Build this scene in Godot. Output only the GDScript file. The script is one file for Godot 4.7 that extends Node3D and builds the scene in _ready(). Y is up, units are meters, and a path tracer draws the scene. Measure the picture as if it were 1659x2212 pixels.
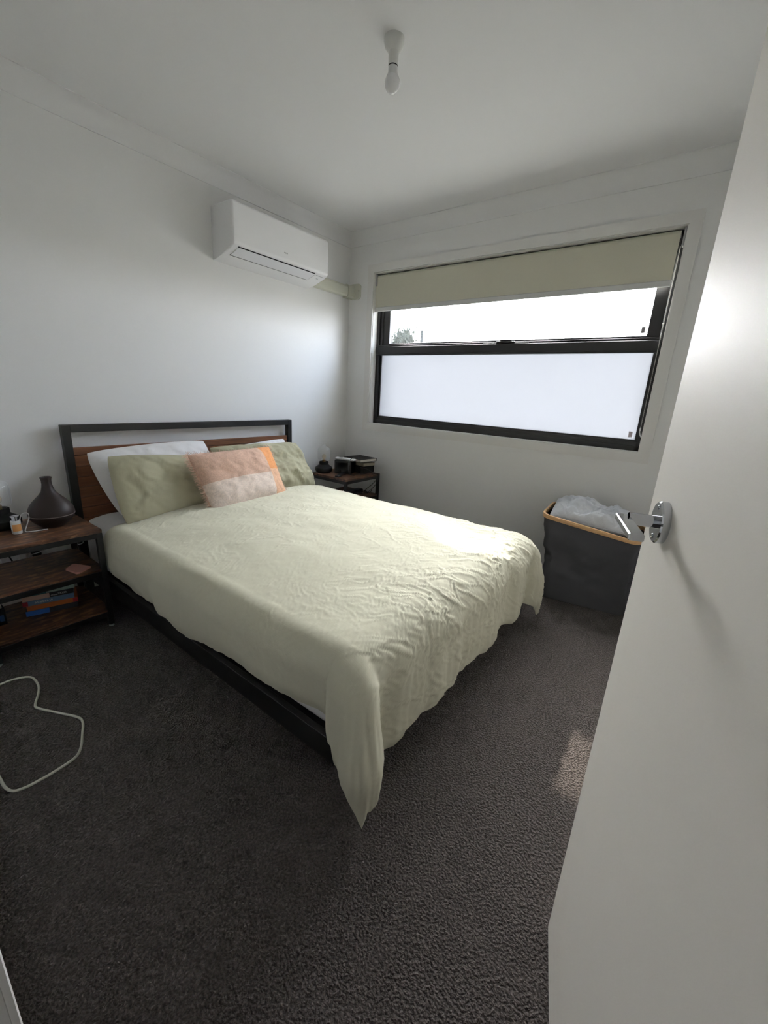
extends Node3D

# ------------------------------------------------------------------ geometry collector
class Geo:
	var v := PackedVector3Array()
	var n := PackedVector3Array()
	var uv := PackedVector2Array()
	var ix := PackedInt32Array()

	# corners counter-clockwise seen from outside
	func quad(a: Vector3, b: Vector3, c: Vector3, d: Vector3, ua := Vector2(0, 0), ub := Vector2(1, 0), uc := Vector2(1, 1), ud := Vector2(0, 1)) -> void:
		var nn := (b - a).cross(c - a)
		if nn.length_squared() < 1e-16:
			nn = (c - a).cross(d - a)
		nn = nn.normalized()
		var k := v.size()
		v.append_array([a, b, c, d])
		n.append_array([nn, nn, nn, nn])
		uv.append_array([ua, ub, uc, ud])
		ix.append_array([k, k + 2, k + 1, k, k + 3, k + 2])

	func tri(a: Vector3, b: Vector3, c: Vector3) -> void:
		var nn := (b - a).cross(c - a).normalized()
		var k := v.size()
		v.append_array([a, b, c])
		n.append_array([nn, nn, nn])
		uv.append_array([Vector2(a.x, a.y), Vector2(b.x, b.y), Vector2(c.x, c.y)])
		ix.append_array([k, k + 2, k + 1])

	# chamfered box: centre, size, bevel, under a transform
	func box(c: Vector3, s: Vector3, bev := 0.0, xf := Transform3D()) -> void:
		var h := s * 0.5
		var b: float = min(bev, min(h.x, min(h.y, h.z)) * 0.95)
		var axes := [Vector3.RIGHT, Vector3.UP, Vector3.BACK]
		for ax in 3:
			for sg in [-1.0, 1.0]:
				var nn: Vector3 = axes[ax] * sg
				var p: Vector3 = axes[(ax + 1) % 3]
				var q: Vector3 = axes[(ax + 2) % 3] * sg
				var hp: float = h[(ax + 1) % 3] - b
				var hq: float = h[(ax + 2) % 3] - b
				var o: Vector3 = c + nn * h[ax]
				quad(xf * (o - p * hp - q * hq), xf * (o + p * hp - q * hq), xf * (o + p * hp + q * hq), xf * (o - p * hp + q * hq), Vector2(-hp, -hq), Vector2(hp, -hq), Vector2(hp, hq), Vector2(-hp, hq))
		if b <= 0.0:
			return
		for ax in 3:
			var a1 := (ax + 1) % 3
			var a2 := (ax + 2) % 3
			for s1 in [-1.0, 1.0]:
				for s2 in [-1.0, 1.0]:
					var e: Vector3 = axes[ax] * (h[ax] - b)
					var p1: Vector3 = c + axes[a1] * s1 * h[a1] + axes[a2] * s2 * (h[a2] - b)
					var p2: Vector3 = c + axes[a1] * s1 * (h[a1] - b) + axes[a2] * s2 * h[a2]
					_edge(xf, p1, p2, e, axes[a1] * s1 + axes[a2] * s2)
		for sx in [-1.0, 1.0]:
			for sy in [-1.0, 1.0]:
				for sz in [-1.0, 1.0]:
					var a := c + Vector3(sx * h.x, sy * (h.y - b), sz * (h.z - b))
					var bb := c + Vector3(sx * (h.x - b), sy * h.y, sz * (h.z - b))
					var cc := c + Vector3(sx * (h.x - b), sy * (h.y - b), sz * h.z)
					if (bb - a).cross(cc - a).dot(Vector3(sx, sy, sz)) > 0.0:
						tri(xf * a, xf * bb, xf * cc)
					else:
						tri(xf * a, xf * cc, xf * bb)

	func _edge(xf: Transform3D, p1: Vector3, p2: Vector3, e: Vector3, outw: Vector3) -> void:
		var a := p1 - e
		var b := p2 - e
		var c := p2 + e
		var d := p1 + e
		if (b - a).cross(c - a).dot(outw) > 0.0:
			quad(xf * a, xf * b, xf * c, xf * d)
		else:
			quad(xf * d, xf * c, xf * b, xf * a)

	# box from minimum and maximum corner
	func mm(a: Vector3, b: Vector3, bev := 0.0) -> void:
		box((a + b) * 0.5, (b - a).abs(), bev)

	# smooth surface over rows of points; seen from outside rows run up (v) and columns run right (u)
	func surf(rows: Array, uvs: Array = [], flip := false) -> void:
		var nr := rows.size()
		var nc: int = rows[0].size()
		var base := v.size()
		for r in nr:
			var row: PackedVector3Array = rows[r]
			for c in nc:
				var l: Vector3 = row[maxi(c - 1, 0)]
				var rt: Vector3 = row[mini(c + 1, nc - 1)]
				if row[0].is_equal_approx(row[nc - 1]) and nc > 2:
					l = row[c - 1] if c > 0 else row[nc - 2]
					rt = row[c + 1] if c < nc - 1 else row[1]
				var dn: Vector3 = rows[maxi(r - 1, 0)][c]
				var up: Vector3 = rows[mini(r + 1, nr - 1)][c]
				var nn := (rt - l).cross(up - dn)
				if nn.length_squared() < 1e-18:
					var rr := mini(maxi(r, 1), nr - 2)
					var l2: Vector3 = rows[rr][maxi(c - 1, 0)]
					var r2: Vector3 = rows[rr][mini(c + 1, nc - 1)]
					nn = (r2 - l2).cross(up - dn)
				nn = nn.normalized()
				v.append(row[c])
				n.append(-nn if flip else nn)
				uv.append(uvs[r][c] if uvs.size() else Vector2(float(c) / (nc - 1), float(r) / (nr - 1)))
		for r in nr - 1:
			for c in nc - 1:
				var a := base + r * nc + c
				if flip:
					ix.append_array([a, a + 1, a + nc + 1, a, a + nc + 1, a + nc])
				else:
					ix.append_array([a, a + nc + 1, a + 1, a, a + nc, a + nc + 1])

	# profile of (radius, height) from bottom to top turned round the y axis
	func lathe(prof: Array, xf := Transform3D(), seg := 40, crease := true) -> void:
		var parts := []
		var cur := [prof[0]]
		for i in range(1, prof.size()):
			cur.append(prof[i])
			if crease and i < prof.size() - 1:
				var d1: Vector2 = (prof[i] - prof[i - 1]).normalized()
				var d2: Vector2 = (prof[i + 1] - prof[i]).normalized()
				if d1.dot(d2) < 0.8:
					parts.append(cur)
					cur = [prof[i]]
		parts.append(cur)
		for pt in parts:
			var rows := []
			for q in pt:
				var row := PackedVector3Array()
				for s in seg + 1:
					var an := -TAU * s / seg
					row.append(xf * Vector3(cos(an) * q.x, q.y, sin(an) * q.x))
				row[seg] = row[0]
				rows.append(row)
			surf(rows)

	func tube(pts: Array, r: float, sides := 8, closed := false, taper := 1.0) -> void:
		var m := pts.size()
		var rows := []
		var side := Vector3.UP
		for i in m:
			var t: Vector3
			if closed:
				t = pts[(i + 1) % m] - pts[(i - 1 + m) % m]
			else:
				t = pts[mini(i + 1, m - 1)] - pts[maxi(i - 1, 0)]
			t = t.normalized()
			if i == 0:
				side = Vector3.UP if absf(t.y) < 0.9 else Vector3.RIGHT
			side = (side - t * side.dot(t)).normalized()
			var b := t.cross(side)
			var rr: float = lerpf(r, r * taper, float(i) / maxf(m - 1, 1))
			var row := PackedVector3Array()
			for s in sides + 1:
				var an := TAU * s / sides
				row.append(pts[i] + side * cos(an) * rr + b * sin(an) * rr)
			row[sides] = row[0]
			rows.append(row)
		if closed:
			rows.append(rows[0])
		surf(rows)
		if not closed:
			for e in [0, m - 1]:
				for s in sides:
					if e == 0:
						tri(pts[e], rows[e][s + 1], rows[e][s])
					else:
						tri(pts[e], rows[e][s], rows[e][s + 1])

	# convex or star-shaped polygon (CCW in x,y) pushed along +z of xf
	func prism(outline: PackedVector2Array, depth: float, xf := Transform3D(), smooth := false) -> void:
		var poly := outline.duplicate()
		var area := 0.0
		for i in poly.size():
			area += poly[i].cross(poly[(i + 1) % poly.size()])
		if area < 0.0:
			poly.reverse()
		var tr := Geometry2D.triangulate_polygon(poly)
		for k in range(0, tr.size(), 3):
			var a := poly[tr[k]]
			var b := poly[tr[k + 1]]
			var c := poly[tr[k + 2]]
			if (b - a).cross(c - a) < 0.0:
				var t := b
				b = c
				c = t
			tri(xf * Vector3(a.x, a.y, depth), xf * Vector3(b.x, b.y, depth), xf * Vector3(c.x, c.y, depth))
			tri(xf * Vector3(a.x, a.y, 0), xf * Vector3(c.x, c.y, 0), xf * Vector3(b.x, b.y, 0))
		var m := poly.size()
		if smooth:
			var r0 := PackedVector3Array()
			var r1 := PackedVector3Array()
			for i in m + 1:
				var p := poly[i % m]
				r0.append(xf * Vector3(p.x, p.y, 0))
				r1.append(xf * Vector3(p.x, p.y, depth))
			surf([r0, r1])
			return
		for i in m:
			var p := poly[i]
			var q := poly[(i + 1) % m]
			quad(xf * Vector3(p.x, p.y, 0), xf * Vector3(q.x, q.y, 0), xf * Vector3(q.x, q.y, depth), xf * Vector3(p.x, p.y, depth))

	func ball(c: Vector3, r: float, seg := 8) -> void:
		var pr := []
		for i in seg / 2 + 1:
			var a := PI * i / (seg / 2) - PI / 2
			pr.append(Vector2(maxf(cos(a) * r, 0.00001), sin(a) * r))
		lathe(pr, Transform3D(Basis(), c), seg, false)

	func mesh() -> ArrayMesh:
		var a := []
		a.resize(Mesh.ARRAY_MAX)
		a[Mesh.ARRAY_VERTEX] = v
		a[Mesh.ARRAY_NORMAL] = n
		a[Mesh.ARRAY_TEX_UV] = uv
		a[Mesh.ARRAY_INDEX] = ix
		var m := ArrayMesh.new()
		m.add_surface_from_arrays(Mesh.PRIMITIVE_TRIANGLES, a)
		return m

# ------------------------------------------------------------------ naming and tagging
var used := {}

func numbered(called: String, parent: Node) -> String:
	var k := [parent, called]
	var i: int = used.get(k, 0)
	used[k] = i + 1
	return called if i == 0 else "%s_%03d" % [called, i]

func obj(called: String, g, m: Material, parent: Node = self) -> MeshInstance3D:
	var o := MeshInstance3D.new()
	o.name = numbered(called, parent)
	o.mesh = g.mesh() if g is Geo else g
	o.material_override = m
	o.cast_shadow = GeometryInstance3D.SHADOW_CASTING_SETTING_ON
	parent.add_child(o, true)
	return o

func tag(o: Node, label: String, category: String, group := "") -> Node:
	o.set_meta("label", label)
	o.set_meta("category", category)
	if group != "":
		o.set_meta("group", group)
	return o

func thing(called: String, at: Vector3, label: String, category: String, group := "") -> Node3D:
	var o := Node3D.new()
	o.name = numbered(called, self)
	add_child(o, true)
	o.position = at
	tag(o, label, category, group)
	return o

func struct(called: String, g: Geo, m: Material, label := "") -> MeshInstance3D:
	var o := obj(called, g, m)
	o.set_meta("kind", "structure")
	if label != "":
		o.set_meta("label", label)
	return o

func struct_root(called: String, label: String) -> Node3D:
	var o := Node3D.new()
	o.name = numbered(called, self)
	add_child(o, true)
	o.set_meta("kind", "structure")
	o.set_meta("label", label)
	return o

# ------------------------------------------------------------------ materials
func mat(c: Color, rough := 0.6, metal := 0.0, spec := 0.5) -> StandardMaterial3D:
	var m := StandardMaterial3D.new()
	m.albedo_color = c
	m.roughness = rough
	m.metallic = metal
	m.metallic_specular = spec
	return m

func noise(sd: int, freq: float, oct := 4, type := FastNoiseLite.TYPE_SIMPLEX_SMOOTH) -> FastNoiseLite:
	var f := FastNoiseLite.new()
	f.seed = sd
	f.frequency = freq
	f.noise_type = type
	f.fractal_octaves = oct
	return f

func tex(im: Image) -> ImageTexture:
	return ImageTexture.create_from_image(im)

func wood_tex(sd: int, dark: Color, mid: Color, light: Color, blotch: float, w := 512, h := 256) -> ImageTexture:
	var im := Image.create(w, h, false, Image.FORMAT_RGB8)
	var grain := noise(sd, 0.02, 4)
	var fine := noise(sd + 1, 0.11, 3)
	var patch := noise(sd + 2, 0.012, 3)
	for y in h:
		for x in w:
			var wob := patch.get_noise_2d(x * 0.6, y * 1.5) * 18.0
			var g := grain.get_noise_2d(x * 0.13, (y + wob) * 2.2)
			var f := fine.get_noise_2d(x * 0.06, y * 2.0)
			var b := patch.get_noise_2d(x * 1.1 + 300.0, y * 2.4)
			var t := clampf(0.5 + g * 0.7 + f * 0.28, 0.0, 1.0)
			var c := dark.lerp(mid, t)
			c = c.lerp(light, clampf((b - 0.12) * 2.6, 0.0, 1.0) * blotch * (0.55 + 0.45 * f))
			c = c.lerp(dark, clampf((-b - 0.2) * 2.0, 0.0, 1.0) * blotch)
			im.set_pixel(x, y, c)
	return tex(im)

func weave_normal(sd: int, size := 256, threads := 64, strength := 2.0, slub := 0.6) -> ImageTexture:
	var im := Image.create(size, size, false, Image.FORMAT_RGB8)
	var nz := noise(sd, 0.05, 3)
	var per := float(size) / threads
	for y in size:
		for x in size:
			var wx := sin(TAU * x / per)
			var wy := sin(TAU * y / per)
			var chk := 1.0 if (int(x / per * 2.0) + int(y / per * 2.0)) % 2 == 0 else 0.0
			var hgt := 0.5 + 0.16 * (wx * chk + wy * (1.0 - chk)) + slub * 0.25 * (nz.get_noise_2d(x * 0.15, y * 2.0) + nz.get_noise_2d(x * 2.0 + 99.0, y * 0.15))
			im.set_pixel(x, y, Color(hgt, hgt, hgt))
	im.bump_map_to_normal_map(strength)
	return tex(im)

func cloth_mat(c: Color, nrm: Texture2D, rep: float, strength := 0.5, rim := 0.12) -> StandardMaterial3D:
	var m := mat(c, 0.92, 0.0, 0.25)
	m.normal_enabled = true
	m.normal_texture = nrm
	m.normal_scale = strength
	m.uv1_scale = Vector3(rep, rep, 1)
	m.rim_enabled = true
	m.rim = rim
	m.rim_tint = 0.6
	return m

func metal_noise_mat(c: Color, rough: float) -> StandardMaterial3D:
	var m := mat(c, rough, 0.0, 0.4)
	return m

# ------------------------------------------------------------------ curves
func spline(pts: Array, steps := 8, closed := false) -> Array:
	var out := []
	var m := pts.size()
	var last := m if closed else m - 1
	for i in last:
		var p0: Vector3 = pts[(i - 1 + m) % m] if closed or i > 0 else pts[0]
		var p1: Vector3 = pts[i]
		var p2: Vector3 = pts[(i + 1) % m]
		var p3: Vector3 = pts[(i + 2) % m] if closed or i + 2 < m else pts[m - 1]
		for k in steps:
			out.append(p1.cubic_interpolate(p2, p0, p3, float(k) / steps))
	if not closed:
		out.append(pts[m - 1])
	return out

func rounded(w: float, h: float, r: float, seg := 5) -> PackedVector2Array:
	var p := PackedVector2Array()
	for q in 4:
		var cx := (w / 2 - r) * (1 if q in [0, 3] else -1)
		var cy := (h / 2 - r) * (1 if q in [0, 1] else -1)
		for k in seg + 1:
			var a := PI / 2 * (q + float(k) / seg)
			p.append(Vector2(cx + cos(a) * r, cy + sin(a) * r))
	return p

# a soft cushion spanned by four corners; front faces along (right x up)
func pillow_geo(bl: Vector3, br: Vector3, tl: Vector3, tr: Vector3, thick: float, sd: int, wrinkle := 0.008, pinch := 0.05, res := 56) -> Geo:
	var g := Geo.new()
	var nz := noise(sd, 2.3, 3)
	var fine := noise(sd + 7, 7.0, 3)
	fine.fractal_type = FastNoiseLite.FRACTAL_RIDGED
	var nrm := ((br - bl) + (tr - tl)).cross((tl - bl) + (tr - br)).normalized()
	var wid := ((br - bl).length() + (tr - tl).length()) * 0.5
	var hei := ((tl - bl).length() + (tr - br).length()) * 0.5
	for side in [1.0, -1.0]:
		var rows := []
		var uvs := []
		for j in res + 1:
			var row := PackedVector3Array()
			var ur := PackedVector2Array()
			for i in res + 1:
				var u := -cos(PI * i / res)
				var w := -cos(PI * j / res)
				u = lerpf(u, 2.0 * i / res - 1.0, 0.45)
				w = lerpf(w, 2.0 * j / res - 1.0, 0.45)
				var uu := u * (1.0 - pinch * (1.0 - w * w) * absf(u))
				var ww := w * (1.0 - pinch * 1.3 * (1.0 - u * u) * absf(w))
				uu *= 1.0 - 0.022 * pow(absf(w), 7.0)
				ww *= 1.0 - 0.03 * pow(absf(u), 7.0)
				var edge := (1.0 - pow(absf(u), 3.2)) * (1.0 - pow(absf(w), 3.2))
				var t := thick * 0.5 * pow(maxf(edge, 0.0), 0.62)
				var p := bl.lerp(br, uu * 0.5 + 0.5).lerp(tl.lerp(tr, uu * 0.5 + 0.5), ww * 0.5 + 0.5)
				var a := Vector3(u * wid * 0.5, w * hei * 0.5, side * 3.0)
				var q := nz.get_noise_3d(a.x * 2.0, a.y * 2.4, a.z)
				var f := fine.get_noise_3d(a.x * 1.0 + q * 0.12, a.y * 0.5 + a.x * 0.25, a.z)
				var soft := pow(maxf(edge, 0.0), 0.35)
				t += (q * wrinkle * 2.2 + (f - 0.3) * wrinkle * 1.1) * soft
				row.append(p + nrm * t * side)
				ur.append(Vector2(u * wid * 0.5, w * hei * 0.5))
			rows.append(row)
			uvs.append(ur)
		g.surf(rows, uvs, side < 0.0)
	return g

# ------------------------------------------------------------------ the bed cover
const BX := -1.54       # middle of the bed across
const HA := 0.704       # half width of the flat top
const TF := 2.065       # z where the foot edge turns down
const DTOP := 0.511

var nz_a := noise(11, 1.0, 3)
var nz_b := noise(12, 1.0, 4)
var nz_c := noise(13, 1.0, 3)

func duvet_point(s: float, t: float, inset: float) -> Vector3:
	var ds := maxf(absf(s) - HA, 0.0)
	var dt := maxf(t - TF, 0.0)
	var sg := -1.0 if s < 0.0 else 1.0
	var r := sqrt(ds * ds + dt * dt)
	var top := Vector3(BX + clampf(s, -HA, HA), DTOP, minf(t, TF))
	# gentle loft of the filling
	var cx := clampf(absf(s) / HA, 0.0, 1.0)
	top.y += 0.040 * (1.0 - pow(cx, 2.4)) * (1.0 - 0.7 * smoothstep(TF - 0.6, TF, t))
	top.y += 0.012 * nz_a.get_noise_2d(s * 2.0, t * 2.0) * (1.0 - 0.4 * cx)
	var R := 0.11
	if r < 1e-5:
		top.y -= inset
		return top
	var phi := atan2(dt, ds)
	R = lerpf(0.11, 0.13, phi / (PI / 2))
	var cone := sin(2.0 * phi)
	var out: float
	var down: float
	var lim := R * PI / 2
	if r < lim:
		out = R * sin(r / R)
		down = R * (1.0 - cos(r / R))
	else:
		out = R + (r - lim) * 0.02
		down = R + (r - lim)
	var hang := clampf((r - 0.06) / 0.3, 0.0, 1.0)
	# the free corner opens outward and sags
	var near := 1.0 if sg < 0.0 else 0.75
	out += cone * hang * 0.075 * near
	down *= 1.0 + 0.06 * cone * cone * hang
	# upright folds in the hanging cloth
	var along := t if phi < 0.01 else 0.0
	var fold := 0.0
	if dt <= 0.0:
		fold = 0.010 * sin(t * 13.0 + 2.0 * nz_a.get_noise_2d(t * 3.0, 5.0)) * (0.25 + 0.75 * smoothstep(0.7, 2.0, t)) + 0.016 * nz_c.get_noise_2d(t * 6.0, 3.0 + sg)
		fold -= 0.045 * smoothstep(TF - 0.24, TF - 0.03, t) * near
	elif ds <= 0.0:
		fold = 0.013 * sin(s * 15.0 + 3.0 * nz_a.get_noise_2d(s * 2.5, 9.0)) + 0.02 * nz_c.get_noise_2d(s * 5.0, 17.0)
		fold -= 0.03 * smoothstep(HA - 0.22, HA - 0.02, absf(s)) * near
	else:
		var q := phi / (PI / 2)
		fold = -0.045 * near * pow(1.0 - q, 6.0) - 0.03 * near * pow(q, 6.0) + 0.05 * near * exp(-pow((q - 0.72) / 0.2, 2.0)) + (0.011 * sin(q * 15.0 + 0.6) + 0.03 * nz_c.get_noise_2d(q * 3.5, r * 1.2 + 4.0)) * smoothstep(0.10, 0.33, r)
	out += fold * hang
	if sg > 0.0:
		out = minf(out, 0.5)
	var dir := Vector3(cos(phi) * sg, 0, sin(phi))
	if ds <= 0.0:
		dir = Vector3(0, 0, 1)
	if dt <= 0.0:
		dir = Vector3(sg, 0, 0)
	var nrm := (dir * sin(minf(r / R, PI / 2)) + Vector3.UP * cos(minf(r / R, PI / 2)))
	var p := top + dir * out
	p.y -= down
	p -= nrm * inset
	p.y = maxf(p.y, 0.010 + (0.012 - inset) * 0.3)
	return p

func ridge(x: float, width: float) -> float:
	var a := maxf(1.0 - absf(x) / width, 0.0)
	return a * a * (3.0 - 2.0 * a)

func crease(s: float, t: float) -> float:
	# fine slanted linen creases over the top, deeper crumpling towards the foot
	var w := nz_b.get_noise_2d(s * 1.6, t * 1.6)
	var u := s * 0.88 - t * 0.47
	var v := s * 0.47 + t * 0.88
	var side := smoothstep(0.60, 0.78, -s)
	var long := ridge(nz_c.get_noise_2d(u * 1.5 + w * 0.4, v * 9.0 + w * 2.5), 0.10)
	var long2 := ridge(nz_c.get_noise_2d(u * 3.5 + w + 60.0, v * 17.0 + w * 3.0), 0.12)
	var patch := clampf(0.5 + 1.4 * nz_a.get_noise_2d(s * 1.8 + 9.0, t * 1.8), 0.0, 1.0)
	var h := (0.0020 * long + 0.0011 * long2) * (0.35 + 0.65 * patch) * (1.0 - 0.7 * side)
	h += 0.0007 * nz_b.get_noise_2d(s * 15.0, t * 17.0)
	var k := smoothstep(1.45, 2.2, t + 0.30 * s + 0.35 * nz_a.get_noise_2d(s * 2.0 + 30.0, t * 2.0))
	k *= 1.0 - 0.75 * side
	if k > 0.0:
		var a := ridge(nz_b.get_noise_2d(s * 4.2 + w * 1.2 + 40.0, t * 6.5 - s * 2.0 + w), 0.14)
		var b := ridge(nz_b.get_noise_2d(s * 6.0 - t * 3.0 + w + 80.0, t * 4.0 + s * 1.5 + w * 1.5), 0.11)
		var c := nz_a.get_noise_2d(s * 5.0 + 11.0, t * 6.0)
		h += k * (0.0062 * a * (0.4 + 0.6 * patch) + 0.0045 * b * (1.0 - 0.5 * patch) + 0.006 * c)
	return h

func duvet_geo() -> Geo:
	var g := Geo.new()
	var ns := 320
	var nt := 310
	var s1 := 1.06
	var front := []
	var back := []
	var uvs := []
	for j in nt + 1:
		var ra := PackedVector3Array()
		var rb := PackedVector3Array()
		var ur := PackedVector2Array()
		for i in ns + 1:
			var tt := lerpf(0.5, 2.6, 1.0 - float(j) / nt)
			var hem := 0.268 - 0.04 * exp(-pow((tt - 1.28) / 0.2, 2.0)) + 0.03 * exp(-pow((tt - 0.45) / 0.2, 2.0)) + 0.012 * exp(-pow((tt - 1.75) / 0.15, 2.0))
			var s0 := -(HA + 0.1728 + (DTOP - hem - 0.11))
			var s := lerpf(s0, s1, float(i) / ns)
			var t0 := 0.40 + 0.13 * pow(absf(s) / 1.07, 4.0)
			var t1 := TF + 0.478 - 0.055 * smoothstep(-0.82, -1.0, s) + 0.03 * exp(-pow((s + 0.66) / 0.16, 2.0)) - 0.03 * smoothstep(0.85, 1.0, s)
			var t := lerpf(t0, t1, 1.0 - float(j) / nt)
			# the hem wanders a little
			if j < 14:
				t += 0.010 * nz_a.get_noise_2d(s * 2.2, 70.0) * (1.0 - j / 14.0)
			var ss := s
			if i < 16:
				ss += 0.010 * nz_a.get_noise_2d(t * 3.0, 50.0) * (1.0 - i / 16.0)
			var rim := minf(minf(i, ns - i), minf(j, nt - j))
			var puff := 1.0 - pow(1.0 - clampf(rim / 9.0, 0.0, 1.0), 2.0)
			ra.append(duvet_point(ss, t, -crease(ss, t) * clampf(rim / 4.0, 0.0, 1.0) + (1.0 - puff) * 0.012))
			rb.append(duvet_point(ss, t, 0.012 + 0.012 * puff))
			ur.append(Vector2(ss, t))
		front.append(ra)
		back.append(rb)
		uvs.append(ur)
	g.surf(front, uvs)
	g.surf(back, uvs, true)
	for e in [[front[0], back[0], false], [front[nt], back[nt], true]]:
		g.surf([e[1], e[0]], [uvs[0], uvs[0]], e[2])
	for c in [0, ns]:
		var a := PackedVector3Array()
		var b := PackedVector3Array()
		for j in nt + 1:
			a.append(front[j][c])
			b.append(back[j][c])
		g.surf([b, a], [], c == 0)
	return g

# ------------------------------------------------------------------ build
var M := {}

func _ready() -> void:
	# ---- camera, sky, sun, exposure
	var cam := Camera3D.new()
	cam.name = "camera"
	add_child(cam)
	cam.position = Vector3(-3.0803, 1.2417, 2.7851)
	var yaw := 0.93637539
	var pitch := -0.28062526
	var roll := 0.0543972592
	var f := Vector3(sin(yaw) * cos(pitch), sin(pitch), -cos(yaw) * cos(pitch))
	var r0 := Vector3(cos(yaw), 0, sin(yaw))
	var u0 := r0.cross(f)
	cam.basis = Basis(r0 * cos(roll) + u0 * sin(roll), u0 * cos(roll) - r0 * sin(roll), -f)
	cam.fov = rad_to_deg(2.0 * atan(1106.0 / 893.9026))
	cam.near = 0.02
	cam.far = 200.0
	cam.current = true

	var we := WorldEnvironment.new()
	we.name = "world_environment"
	var env := Environment.new()
	env.background_mode = Environment.BG_SKY
	var sky := Sky.new()
	var psm := ProceduralSkyMaterial.new()
	psm.sky_top_color = Color(0.80, 0.87, 0.98)
	psm.sky_horizon_color = Color(0.97, 0.98, 1.0)
	psm.sky_curve = 0.25
	psm.ground_bottom_color = Color(0.50, 0.48, 0.45)
	psm.ground_horizon_color = Color(0.75, 0.75, 0.74)
	psm.sun_angle_max = 75.0
	psm.sun_curve = 0.75
	psm.sky_energy_multiplier = 1.0
	sky.sky_material = psm
	env.sky = sky
	env.background_energy_multiplier = 25.0
	env.ambient_light_source = Environment.AMBIENT_SOURCE_SKY
	env.tonemap_mode = Environment.TONE_MAPPER_LINEAR
	env.tonemap_exposure = 1.04
	env.sdfgi_enabled = true
	env.ssao_enabled = true
	env.ssil_enabled = true
	we.environment = env
	add_child(we)

	var sun := DirectionalLight3D.new()
	sun.name = "sun"
	add_child(sun)
	sun.look_at_from_position(Vector3(4, 4.12, -4), Vector3(0, 0, 0) + Vector3(0, 0, 0))
	sun.light_color = Color(1.0, 0.965, 0.91)
	sun.light_energy = 3.2
	sun.light_angular_distance = 0.9
	sun.shadow_enabled = true
	sun.sky_mode = DirectionalLight3D.SKY_MODE_LIGHT_ONLY
	# the bright haze in the sky round the sun
	var haze := DirectionalLight3D.new()
	haze.name = "sun_haze"
	add_child(haze)
	haze.basis = sun.basis
	haze.light_color = Color(0.985, 0.985, 0.985)
	haze.light_energy = 4.6
	haze.shadow_enabled = true
	haze.sky_mode = DirectionalLight3D.SKY_MODE_SKY_ONLY

	materials()
	room()
	window()
	door()
	outdoors()
	bed()
	bedding()
	nightstand_near()
	nightstand_far()
	air_conditioner()
	ceiling_light()
	hamper()
	floor_cable()

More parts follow.
